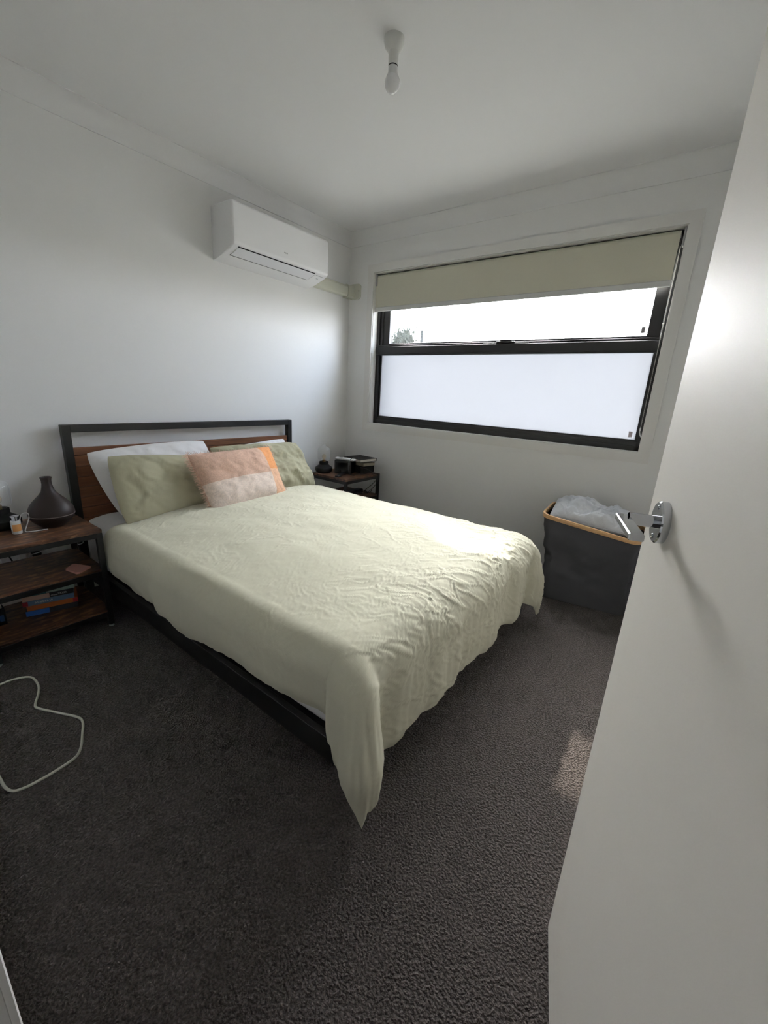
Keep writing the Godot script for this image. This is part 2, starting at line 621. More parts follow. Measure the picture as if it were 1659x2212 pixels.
func materials() -> void:
	var wall := mat(Color(0.93, 0.93, 0.922), 0.75, 0.0, 0.35)
	var nt := NoiseTexture2D.new()
	nt.noise = noise(3, 0.03, 3)
	nt.width = 256
	nt.height = 256
	nt.seamless = true
	nt.as_normal_map = true
	nt.bump_strength = 1.0
	wall.normal_enabled = true
	wall.normal_texture = nt
	wall.normal_scale = 0.12
	wall.uv1_triplanar = true
	wall.uv1_world_triplanar = true
	wall.uv1_scale = Vector3.ONE * 3.0
	M.wall = wall
	M.ceiling = mat(Color(0.925, 0.925, 0.92), 0.9, 0.0, 0.2)
	M.trim = mat(Color(0.905, 0.90, 0.885), 0.5, 0.0, 0.4)
	var dr := mat(Color(0.935, 0.92, 0.89), 0.55, 0.0, 0.33)
	dr.normal_enabled = true
	dr.normal_texture = nt
	dr.normal_scale = 0.10
	dr.uv1_triplanar = true
	dr.uv1_world_triplanar = true
	dr.uv1_scale = Vector3.ONE * 7.0
	M.door = dr
	# carpet: cut pile, dark warm grey
	var cp := mat(Color(1, 1, 1), 1.0, 0.0, 0.1)
	var ct := NoiseTexture2D.new()
	ct.noise = noise(21, 0.07, 3)
	ct.width = 1024
	ct.height = 1024
	ct.seamless = true
	var gr := Gradient.new()
	gr.set_color(0, Color(0.20, 0.183, 0.177))
	gr.set_color(1, Color(0.43, 0.402, 0.386))
	ct.color_ramp = gr
	cp.albedo_texture = ct
	var hn := NoiseTexture2D.new()
	hn.noise = noise(21, 0.07, 3)
	hn.width = 1024
	hn.height = 1024
	hn.seamless = true
	cp.heightmap_enabled = true
	cp.heightmap_texture = hn
	cp.heightmap_scale = 1.1
	cp.uv1_triplanar = true
	cp.uv1_world_triplanar = true
	cp.uv1_scale = Vector3.ONE * 1.45
	cp.rim_enabled = true
	cp.rim = 0.15
	cp.rim_tint = 0.7
	M.carpet = cp
	M.alu = mat(Color(0.09, 0.088, 0.092), 0.42, 0.0, 0.5)
	M.black_steel = mat(Color(0.035, 0.035, 0.038), 0.48, 0.0, 0.45)
	M.black_plastic = mat(Color(0.03, 0.03, 0.032), 0.4, 0.0, 0.5)
	M.black_matte = mat(Color(0.035, 0.036, 0.04), 0.7, 0.0, 0.4)
	M.white_plastic = mat(Color(0.955, 0.955, 0.955), 0.38, 0.0, 0.5)
	M.cream_plastic = mat(Color(0.80, 0.80, 0.74), 0.5, 0.0, 0.4)
	M.dark_gap = mat(Color(0.06, 0.06, 0.065), 0.8)
	M.grey_plastic = mat(Color(0.62, 0.62, 0.62), 0.4)
	M.chrome = mat(Color(0.82, 0.83, 0.85), 0.09, 1.0)
	var gl := mat(Color(0.95, 0.98, 0.98, 0.06), 0.02)
	gl.transparency = BaseMaterial3D.TRANSPARENCY_ALPHA
	M.glass = gl
	var lgl := mat(Color(0.92, 0.95, 0.96, 0.15), 0.03)
	lgl.transparency = BaseMaterial3D.TRANSPARENCY_ALPHA
	M.lamp_glass = lgl
	var fr := mat(Color(0.62, 0.63, 0.65), 0.6, 0.0, 0.3)
	fr.backlight_enabled = true
	fr.backlight = Color(0.558, 0.563, 0.572)
	M.frosted = fr
	var bl := mat(Color(0.80, 0.79, 0.72), 0.9, 0.0, 0.2)
	M.blind = bl
	# timber
	var wt := wood_tex(5, Color(0.36, 0.235, 0.16), Color(0.52, 0.35, 0.235), Color(0.57, 0.40, 0.28), 0.35)
	M.walnut = mat(Color(1, 1, 1), 0.5, 0.0, 0.4)
	M.walnut.albedo_texture = wt
	M.walnut.uv1_scale = Vector3(0.6, 2.4, 1)
	var rt := wood_tex(31, Color(0.17, 0.105, 0.075), Color(0.45, 0.31, 0.215), Color(0.68, 0.53, 0.38), 0.85)
	M.rustic = mat(Color(1, 1, 1), 0.42, 0.0, 0.45)
	M.rustic.albedo_texture = rt
	M.rustic.uv1_scale = Vector3(1.7, 3.2, 1)
	var pw := wood_tex(41, Color(0.80, 0.63, 0.45), Color(0.88, 0.72, 0.53), Color(0.92, 0.78, 0.60), 0.3)
	M.bamboo = mat(Color(1, 1, 1), 0.45, 0.0, 0.45)
	M.bamboo.albedo_texture = pw
	# cloth
	var wn := weave_normal(61)
	M.duvet = cloth_mat(Color(0.81, 0.80, 0.72), wn, 9.0, 0.45)
	M.green = cloth_mat(Color(0.67, 0.655, 0.555), wn, 9.0, 0.5)
	M.white_cloth = cloth_mat(Color(0.90, 0.895, 0.89), wn, 12.0, 0.35)
	M.grey_cloth = cloth_mat(Color(0.85, 0.865, 0.89), wn, 9.0, 0.5)
	M.canvas = cloth_mat(Color(0.275, 0.275, 0.285), wn, 14.0, 0.5, 0.08)
	M.liner = cloth_mat(Color(0.33, 0.31, 0.32), wn, 14.0, 0.4, 0.05)
	M.wn = wn

# ------------------------------------------------------------------ room shell
const CH := 2.53
const WX := -3.085      # room face of the door wall
const SZ := 3.12        # room face of the far right wall

func room() -> void:
	var g := Geo.new()
	g.mm(Vector3(-4.7, -0.1, -0.12), Vector3(0.25, 0, 3.4))
	struct("floor", g, M.carpet, "dark grey cut pile carpet across the whole bedroom")
	g = Geo.new()
	g.mm(Vector3(-4.7, CH, -0.12), Vector3(0.25, CH + 0.1, 3.4))
	struct("ceiling", g, M.ceiling, "flat white plaster ceiling")
	g = Geo.new()
	g.mm(Vector3(WX - 0.11, 0, -0.12), Vector3(0.25, CH, 0))
	struct("wall_north", g, M.wall, "off white wall behind the headboard")
	# window wall with its opening
	var z0 := 0.268
	var z1 := 2.51
	var y0 := 0.944
	var y1 := 2.232
	g = Geo.new()
	g.mm(Vector3(0, 0, 0), Vector3(0.25, y0, SZ))
	g.mm(Vector3(0, y1, 0), Vector3(0.25, CH, SZ))
	g.mm(Vector3(0, y0, 0), Vector3(0.25, y1, z0))
	g.mm(Vector3(0, y0, z1), Vector3(0.25, y1, SZ))
	struct("wall_east", g, M.wall, "off white wall with the wide window")
	g = Geo.new()
	g.mm(Vector3(WX - 0.11, 0, SZ), Vector3(0.25, CH, SZ + 0.12))
	struct("wall_south", g, M.wall, "off white wall behind the open door")
	# door wall with its opening
	var d0 := 2.135
	var d1 := 3.01
	g = Geo.new()
	g.mm(Vector3(WX - 0.11, 0, 0), Vector3(WX, CH, d0))
	g.mm(Vector3(WX - 0.11, 0, d1), Vector3(WX, CH, SZ))
	g.mm(Vector3(WX - 0.11, 2.085, d0), Vector3(WX, CH, d1))
	struct("wall_west", g, M.wall, "off white wall with the doorway")
	# passage behind the doorway
	g = Geo.new()
	g.mm(Vector3(-4.7, 0, 1.1), Vector3(-4.58, CH, 3.4))
	g.mm(Vector3(-4.7, 0, 1.1), Vector3(WX - 0.11, CH, 1.22))
	g.mm(Vector3(-4.7, 0, SZ + 0.16), Vector3(WX - 0.11, CH, SZ + 0.28))
	struct("wall_hallway", g, M.wall, "off white passage walls outside the doorway")
	# cornices
	var prof := PackedVector2Array()     # (distance from wall, height below ceiling)
	prof.append(Vector2(0, 0))
	prof.append(Vector2(0, -0.09))
	prof.append(Vector2(0.007, -0.09))
	for k in 13:
		var a := PI / 2 * k / 12.0
		prof.append(Vector2(0.088 - cos(a) * 0.081, -0.083 + sin(a) * 0.079))
	prof.append(Vector2(0.09, -0.004))
	prof.append(Vector2(0.09, 0))
	var runs := [
		[Vector3(WX, CH, 0), Vector3.BACK, Vector3.RIGHT, -WX],
		[Vector3(0, CH, 0), Vector3.LEFT, Vector3.BACK, SZ],
		[Vector3(0, CH, SZ), Vector3.FORWARD, Vector3.LEFT, -WX],
		[Vector3(WX, CH, SZ), Vector3.RIGHT, Vector3.FORWARD, SZ]]
	for r in runs:
		g = Geo.new()
		var row0 := PackedVector3Array()
		var row1 := PackedVector3Array()
		var cr := [0, 1, 2, 15, 16, 17]
		for i in prof.size() - 1:
			var smooth_run := i >= 2 and i < prof.size() - 3
			var p: Vector3 = r[0] + r[1] * prof[i].x + Vector3.UP * prof[i].y
			var q: Vector3 = r[0] + r[1] * prof[i + 1].x + Vector3.UP * prof[i + 1].y
			if i == 0:
				continue
			if smooth_run:
				if row0.is_empty():
					row0.append(p)
					row1.append(p + r[2] * r[3])
				row0.append(q)
				row1.append(q + r[2] * r[3])
			else:
				g.quad(p, p + r[2] * r[3], q + r[2] * r[3], q)
		g.surf([row0, row1], [], true)
		_cornice(g)
	# baseboards
	var runs_b := [["baseboard_north", Vector3(WX, 0, 0), Vector3(0, 0.067, 0.012)], ["baseboard_east", Vector3(-0.012, 0, 0.012), Vector3(0, 0.067, SZ - 0.012)], ["baseboard_south", Vector3(WX + 0.012, 0, SZ - 0.012), Vector3(0, 0.067, SZ)], ["baseboard_west", Vector3(WX, 0, 0.012), Vector3(WX + 0.012, 0.067, 2.08)]]
	for b in runs_b:
		g = Geo.new()
		g.mm(b[1], b[2], 0.002)
		struct(b[0], g, M.trim)

var cornices := 0
func _cornice(g: Geo) -> void:
	cornices += 1
	struct("trim_%d" % cornices, g, M.ceiling, "white cove cornice between wall and ceiling")

# ------------------------------------------------------------------ window
func window() -> void:
	var zi := 0.2864
	var zr := 2.4916
	var yb := 0.9624
	var yt := 2.2144
	var w := struct_root("window_1", "wide black aluminium sash window with frosted lower pane")
	# timber reveal
	var g: Geo
	for q in [[Vector3(-0.001, yb - 0.018, zi - 0.018), Vector3(0.06, yb, zr + 0.018)], [Vector3(-0.001, yt, zi - 0.018), Vector3(0.06, yt + 0.018, zr + 0.018)], [Vector3(-0.001, yb, zi - 0.018), Vector3(0.06, yt, zi)], [Vector3(-0.001, yb, zr), Vector3(0.06, yt, zr + 0.018)]]:
		g = Geo.new()
		g.mm(q[0], q[1])
		obj("reveal_board", g, M.trim, w)
	# architrave: four mitred boards
	var o0 := 0.2190
	var o1 := 2.5590
	var p0 := 0.8950
	var p1 := 2.2818
	var e := 0.005
	var inn := [Vector2(zi - e, yb - e), Vector2(zr + e, yb - e), Vector2(zr + e, yt + e), Vector2(zi - e, yt + e)]
	var out := [Vector2(o0, p0), Vector2(o1, p0), Vector2(o1, p1), Vector2(o0, p1)]
	for k in 4:
		g = Geo.new()
		var a: Vector2 = out[k]
		var b: Vector2 = out[(k + 1) % 4]
		var c: Vector2 = inn[(k + 1) % 4]
		var d: Vector2 = inn[k]
		# polygon in (z, y), seen from the room z runs right: push along -x
		var xf := Transform3D(Basis(Vector3(0, 0, 1), Vector3(0, 1, 0), Vector3(-1, 0, 0)), Vector3(0, 0, 0))
		g.prism(PackedVector2Array([a, b, c, d]), 0.013, xf)
		obj("architrave_board", g, M.trim, w)
	# outer aluminium frame
	var x0 := 0.06
	var x1 := 0.15
	g = Geo.new()
	g.mm(Vector3(x0, yb - 0.018, zi - 0.018), Vector3(x1, yb + 0.032, zr + 0.018), 0.002)
	g.mm(Vector3(x0 + 0.012, yb + 0.03, zi), Vector3(x1, yb + 0.055, zr), 0.002)
	g.mm(Vector3(x0, yt - 0.03, zi - 0.018), Vector3(x1, yt + 0.018, zr + 0.018), 0.002)
	for q in [[zi - 0.018, zi + 0.028], [zr - 0.026, zr + 0.018]]:
		g.mm(Vector3(x0, yb + 0.0, q[0]), Vector3(x1, yt, q[1]), 0.002)
	obj("frame", g, M.alu, w)
	# lower fixed light: slim bead
	g = Geo.new()
	g.mm(Vector3(0.088, yb + 0.05, zi + 0.026), Vector3(0.112, yb + 0.068, zr - 0.024), 0.002)
	g.mm(Vector3(0.088, yb + 0.05, zi + 0.026), Vector3(0.112, 1.58, zi + 0.042), 0.002)
	g.mm(Vector3(0.088, yb + 0.05, zr - 0.042), Vector3(0.112, 1.58, zr - 0.024), 0.002)
	obj("glazing_bead", g, M.alu, w)
	# meeting rail
	g = Geo.new()
	g.mm(Vector3(0.048, 1.572, zi + 0.004), Vector3(0.105, 1.634, zr - 0.004), 0.004)
	g.mm(Vector3(0.064, 1.634, zi + 0.02), Vector3(0.118, 1.650, zr - 0.02), 0.003)
	g.mm(Vector3(0.052, 1.562, zi + 0.02), Vector3(0.09, 1.574, zr - 0.02), 0.002)
	obj("meeting_rail", g, M.alu, w)
	# upper sash
	g = Geo.new()
	g.mm(Vector3(0.086, 1.645, zi + 0.028), Vector3(0.128, 2.19, 0.408), 0.003)
	g.mm(Vector3(0.086, 1.645, 2.392), Vector3(0.128, 2.19, zr - 0.026), 0.003)
	g.mm(Vector3(0.086, 1.645, 0.40), Vector3(0.128, 1.664, 2.40), 0.003)
	g.mm(Vector3(0.086, 2.13, 0.40), Vector3(0.128, 2.19, 2.40), 0.003)
	g.mm(Vector3(0.074, 1.65, zi + 0.03), Vector3(0.09, 2.18, zi + 0.055), 0.002)
	obj("sash", g, M.alu, w)
	# latch in the middle of the rail and two finger pulls beside it
	g = Geo.new()
	g.mm(Vector3(0.05, 1.634, 1.43), Vector3(0.09, 1.652, 1.57), 0.004)
	g.mm(Vector3(0.054, 1.65, 1.455), Vector3(0.082, 1.664, 1.545), 0.004)
	obj("latch", g, M.black_plastic, w)
	for q in [1.375, 1.625]:
		g = Geo.new()
		g.mm(Vector3(0.054, 1.636, q - 0.05), Vector3(0.064, 1.6415, q + 0.05), 0.001)
		obj("finger_pull", g, M.grey_plastic, w)
	# panes
	g = Geo.new()
	g.mm(Vector3(0.099, yb + 0.06, zi + 0.036), Vector3(0.103, 1.58, zr - 0.036))
	obj("frosted_pane", g, M.frosted, w).set_meta("label", "frosted white lower pane")
	g = Geo.new()
	g.mm(Vector3(0.105, 1.66, 0.40), Vector3(0.109, 2.14, 2.40))
	obj("pane", g, M.glass, w).set_meta("label", "clear upper pane")
	for q in [[1.699, 2.366, 0.1045, Color(0.45, 0.44, 0.44)], [1.062, 2.418, 0.0985, Color(0.85, 0.80, 0.81)]]:
		g = Geo.new()
		g.mm(Vector3(q[2] - 0.0006, q[0] - 0.018, q[1] - 0.011), Vector3(q[2], q[0] + 0.018, q[1] + 0.011))
		obj("glass_label", g, mat(q[3], 0.6), w)
	# ---- roller blind
	var b := thing("roller_blind", Vector3(0.03, 1.915, 1.37), "cream roller blind lowered a third of the way over the window", "blind")
	var off := -b.position
	g = Geo.new()
	var rowsA := []
	for k in 11:
		var y := lerpf(1.95, 2.186, k / 10.0)
		var xx := 0.022 + 0.0015 * sin(k * 0.9)
		rowsA.append(PackedVector3Array([Vector3(xx, y, 0.2735) + off, Vector3(xx, y, 2.464) + off]))
	for k in 7:
		var a := PI * k / 6.0
		rowsA.append(PackedVector3Array([Vector3(0.044 - cos(a) * 0.022, 2.186 + sin(a) * 0.022, 0.2735) + off, Vector3(0.044 - cos(a) * 0.022, 2.186 + sin(a) * 0.022, 2.464) + off]))
	g.surf(rowsA)
	var rowsB := []
	for rr in rowsA:
		rowsB.append(PackedVector3Array([rr[0] + Vector3(0.0008, 0, 0), rr[1] + Vector3(0.0008, 0, 0)]))
	g.surf(rowsB, [], true)
	obj("fabric", g, M.blind, b)
	g = Geo.new()
	var bar := rounded(0.014, 0.036, 0.006)
	g.prism(bar, 2.196, Transform3D(Basis(Vector3(1, 0, 0), Vector3(0, 1, 0), Vector3(0, 0, 1)), Vector3(0.0225, 1.934, 0.2705) + off))
	obj("bottom_rail", g, mat(Color(0.80, 0.80, 0.79), 0.4), b)
	g = Geo.new()
	g.lathe([Vector2(0.0001, 0), Vector2(0.019, 0), Vector2(0.019, 2.19), Vector2(0.0001, 2.19)], Transform3D(Basis(Vector3(1, 0, 0), Vector3(0, 0, 1), Vector3(0, -1, 0)), Vector3(0.044, 2.186, 0.274) + off), 20)
	obj("roller_tube", g, M.grey_plastic, b)
	for q in [0.2870, 2.4905]:
		g = Geo.new()
		g.mm(Vector3(0.012, 2.12, q - 0.0005 if q < 1 else q - 0.012) + off, Vector3(0.06, 2.213, q + 0.012 if q < 1 else q) + off, 0.003)
		obj("bracket", g, M.grey_plastic, b)
	# beaded chain on the right
	g = Geo.new()
	var yy := 2.12
	var kk := 0
	while yy > 1.105:
		for q in [[0.026, 2.474], [0.040, 2.474]]:
			g.ball(Vector3(q[0] + 0.002 * sin(kk * 0.05), yy, q[1]) + off, 0.0022, 6)
		yy -= 0.006
		kk += 1
	g.ball(Vector3(0.026, 1.72, 2.474) + off, 0.0052, 8)
	obj("bead_chain", g, mat(Color(0.78, 0.77, 0.74), 0.35), b).set_meta("kind", "stuff")
	g = Geo.new()
	var loop := []
	for k in 15:
		var a := -0.4 + PI * 1.5 * k / 14.0
		loop.append(Vector3(0.033 + cos(a) * 0.012, 1.098 + sin(a) * 0.014, 2.474) + off)
	loop.append(Vector3(0.033, 1.07, 2.478) + off)
	loop.append(Vector3(0.038, 1.055, 2.486) + off)
	g.tube(loop, 0.0035, 7)
	obj("chain_holder", g, M.white_plastic, b)

# ------------------------------------------------------------------ door
func door() -> void:
	var d := Vector3(-0.95783, 0, 0.28735)       # from free edge to hinges, along the leaf
	var nn := Vector3(-0.28735, 0, -0.95783)     # out of the face we see
	var base := Vector3(-2.250, 0.012, 2.7385)
	var root := struct_root("door_1", "white flush door standing open with a chrome lever")
	# leaf: local x along d from free edge, y up, z into the leaf
	var xf := Transform3D(Basis(d, Vector3.UP, nn), base - nn * 0.036)
	var g := Geo.new()
	g.prism(PackedVector2Array([Vector2(0, 0), Vector2(0.82, 0), Vector2(0.82, 2.03), Vector2(0.03, 2.03)]), 0.036, xf)
	obj("leaf", g, M.door, root)
	# handle
	var hc := Vector3(-2.354, 1.077, 2.768)
	hc -= nn * ((hc - base).dot(nn))
	var hx := Transform3D(Basis(d, nn, d.cross(nn)), hc)
	g = Geo.new()
	g.lathe([Vector2(0.0315, 0), Vector2(0.0315, 0.0095), Vector2(0.0295, 0.0115), Vector2(0.0001, 0.0115)], hx, 48)
	var h := obj("handle", g, M.chrome, root)
	h.set_meta("label", "chrome round rose with a square lever")
	g = Geo.new()
	g.lathe([Vector2(0.0095, 0.011), Vector2(0.0095, 0.048)], hx, 24)
	obj("spindle", g, M.chrome, h)
	g = Geo.new()
	var lx := Transform3D(Basis(d, Vector3.UP, nn), hc)
	g.box(Vector3(0.045, -0.001, 0.0545), Vector3(0.112, 0.010, 0.019), 0.0014, lx)
	obj("lever", g, M.chrome, h)
	for q in [0.022, -0.022]:
		g = Geo.new()
		g.lathe([Vector2(0.004, 0.0112), Vector2(0.0032, 0.0128), Vector2(0.0001, 0.0132)], hx * Transform3D(Basis(), Vector3(0, 0, q)), 14)
		obj("screw", g, M.chrome, h)
	# jamb and architrave of the doorway
	g = Geo.new()
	g.mm(Vector3(WX - 0.115, 0, 2.135), Vector3(WX + 0.001, 2.085, 2.155))
	g.mm(Vector3(WX - 0.115, 0, 2.99), Vector3(WX + 0.001, 2.085, 3.01))
	g.mm(Vector3(WX - 0.115, 2.065, 2.155), Vector3(WX + 0.001, 2.085, 2.99))
	struct("trim_5", g, M.trim, "white timber door jamb")
	g = Geo.new()
	g.mm(Vector3(WX, 0, 2.083), Vector3(WX + 0.012, 2.14, 2.150), 0.002)
	g.mm(Vector3(WX, 2.07, 2.150), Vector3(WX + 0.012, 2.14, 2.995), 0.002)
	g.mm(Vector3(WX, 0, 2.995), Vector3(WX + 0.012, 2.14, 3.062), 0.002)
	struct("trim_6", g, M.trim, "white architrave around the doorway")

# ------------------------------------------------------------------ outdoors
func outdoors() -> void:
	var g := Geo.new()
	g.mm(Vector3(0.25, -0.45, -40), Vector3(60, -0.3, 40))
	var gm := mat(Color(0.44, 0.43, 0.40), 0.95)
	struct("ground", g, gm, "pale ground outside the window")
	# a tree and a thin pole far off, seen low in the clear pane
	var t := thing("tree", Vector3(17.0, -0.3, -12.0), "hazy bushy tree far outside the left end of the clear pane", "tree")
	g = Geo.new()
	var bark := mat(Color(0.13, 0.125, 0.115), 0.9, 0.0, 0.1)
	g.tube(spline([Vector3(0, 0, 0), Vector3(0.05, 1.2, 0.02), Vector3(-0.05, 2.4, 0.05), Vector3(0, 3.6, 0)], 6), 0.14, 10, false, 0.4)
	obj("trunk", g, bark, t)
	var rng := RandomNumberGenerator.new()
	rng.seed = 5
	g = Geo.new()
	var tips := []
	for k in 26:
		var a := rng.randf() * TAU
		var s := Vector3(0, rng.randf_range(1.6, 3.4), 0)
		var e := s + Vector3(cos(a) * rng.randf_range(0.5, 1.5), rng.randf_range(0.5, 1.5), sin(a) * rng.randf_range(0.5, 1.5))
		g.tube(spline([s, s.lerp(e, 0.5) + Vector3(0, 0.15, 0), e], 4), 0.035, 6, false, 0.3)
		tips.append(e)
		tips.append(s.lerp(e, 0.65))
	obj("branch", g, bark, t)
	var mm := MultiMesh.new()
	mm.transform_format = MultiMesh.TRANSFORM_3D
	var lg := Geo.new()
	lg.quad(Vector3(-0.06, 0, 0), Vector3(0, -0.14, 0.01), Vector3(0.06, 0, 0), Vector3(0, 0.14, 0.01))
	mm.mesh = lg.mesh()
	mm.instance_count = 5200
	for k in 5200:
		var c: Vector3 = tips[rng.randi() % tips.size()]
		var p := c + Vector3(rng.randfn(), rng.randfn(), rng.randfn()) * 0.22
		var bs := Basis(Vector3(rng.randfn(), rng.randfn(), rng.randfn()).normalized(), rng.randf() * TAU).scaled(Vector3.ONE * rng.randf_range(0.7, 1.3))
		mm.set_instance_transform(k, Transform3D(bs, p))
	var mi := MultiMeshInstance3D.new()
	mi.name = "foliage"
	mi.multimesh = mm
	mi.material_override = mat(Color(0.13, 0.14, 0.12), 0.9, 0.0, 0.1)
	t.add_child(mi, true)
	mi.set_meta("kind", "stuff")
	var pl := thing("pole", Vector3(17.9, -0.3, -10.7), "thin mast with a short antenna far outside the clear pane", "pole")
	g = Geo.new()
	g.tube([Vector3(0, 0, 0), Vector3(0, 4.95, 0)], 0.085, 8)
	obj("mast", g, mat(Color(0.14, 0.14, 0.14), 0.8, 0.0, 0.1), pl)
	g = Geo.new()
	g.tube([Vector3(0.0, 4.75, 0), Vector3(0.18, 4.6, 0.12)], 0.025, 6)
	g.tube([Vector3(0.0, 4.62, 0), Vector3(-0.12, 4.52, -0.1)], 0.02, 6)
	obj("antenna", g, mat(Color(0.14, 0.14, 0.14), 0.8, 0.0, 0.1), pl)

# ------------------------------------------------------------------ bed frame and mattress
func bed() -> void:
	var at := Vector3(BX, 0, 1.1)
	var o := thing("bed", at, "double bed frame of black steel with a walnut slatted headboard", "bed")
	var off := -at
	var xl := -2.328
	var xr := -0.746
	for x in [xl + 0.02, xr - 0.02]:
		var g := Geo.new()
		g.mm(Vector3(x - 0.02, 0, 0.03) + off, Vector3(x + 0.02, 0.985, 0.07) + off, 0.002)
		obj("headboard_post", g, M.black_steel, o)
	var g := Geo.new()
	g.mm(Vector3(xl + 0.04, 0.945, 0.03) + off, Vector3(xr - 0.04, 0.985, 0.07) + off, 0.002)
	obj("headboard_rail", g, M.black_steel, o)
	var ys := [0.862, 0.817, 0.757, 0.698, 0.639, 0.580, 0.519, 0.46, 0.40]
	for k in ys.size() - 1:
		g = Geo.new()
		var mid: float = (ys[k] + ys[k + 1]) * 0.5
		g.box(Vector3((xl + xr) / 2, mid, 0.05) + off, Vector3(xr - xl - 0.08, ys[k] - ys[k + 1] - 0.003, 0.02), 0.002)
		obj("headboard_plank", g, M.walnut, o)
	g = Geo.new()
	g.mm(Vector3(xl + 0.04, 0.42, 0.034) + off, Vector3(xr - 0.04, 0.855, 0.041) + off)
	obj("headboard_backing", g, mat(Color(0.50, 0.34, 0.22), 0.6), o)
	for x in [xl + 0.012, xr - 0.012]:
		g = Geo.new()
		g.mm(Vector3(x - 0.012, 0.118, 0.07) + off, Vector3(x + 0.012, 0.205, 2.125) + off, 0.002)
		obj("side_rail", g, M.black_steel, o)
	g = Geo.new()
	g.mm(Vector3(xl, 0.118, 2.125) + off, Vector3(xr, 0.205, 2.15) + off, 0.002)
	obj("foot_rail", g, M.black_steel, o)
	g = Geo.new()
	g.mm(Vector3(xl + 0.024, 0.16, 0.075) + off, Vector3(xr - 0.024, 0.2005, 2.125) + off, 0.003)
	obj("slat_base", g, M.black_matte, o)
	for p in [[xl + 0.16, 2.08], [xr - 0.025, 2.125]]:
		g = Geo.new()
		g.mm(Vector3(p[0] - 0.02, 0, p[1] - 0.02) + off, Vector3(p[0] + 0.02, 0.12, p[1] + 0.02) + off, 0.002)
		obj("leg", g, M.black_steel, o)
	# mattress in a white fitted sheet
	g = Geo.new()
	var rows := []
	var oc := rounded(1.535, 2.035, 0.09, 8)
	var prof := [[0.06, 0.0], [0.02, 0.008], [0.0, 0.04], [0.0, 0.2], [0.012, 0.235], [0.05, 0.252], [0.15, 0.258], [0.6, 0.259]]
	for q in prof:
		var row := PackedVector3Array()
		for k in oc.size() + 1:
			var c: Vector2 = oc[k % oc.size()]
			var s := Vector2((1.535 / 2 - q[0]) / (1.535 / 2), (2.035 / 2 - q[0]) / (2.035 / 2))
			row.append(Vector3(c.x * s.x, q[1] * 1.1, -c.y * s.y))
		rows.append(row)
	g.surf(rows)
	var mo := obj("mattress", g, M.white_cloth)
	mo.position = Vector3(BX, 0.201, 1.095)
	tag(mo, "thick mattress in a white fitted sheet on the black bed frame", "mattress")

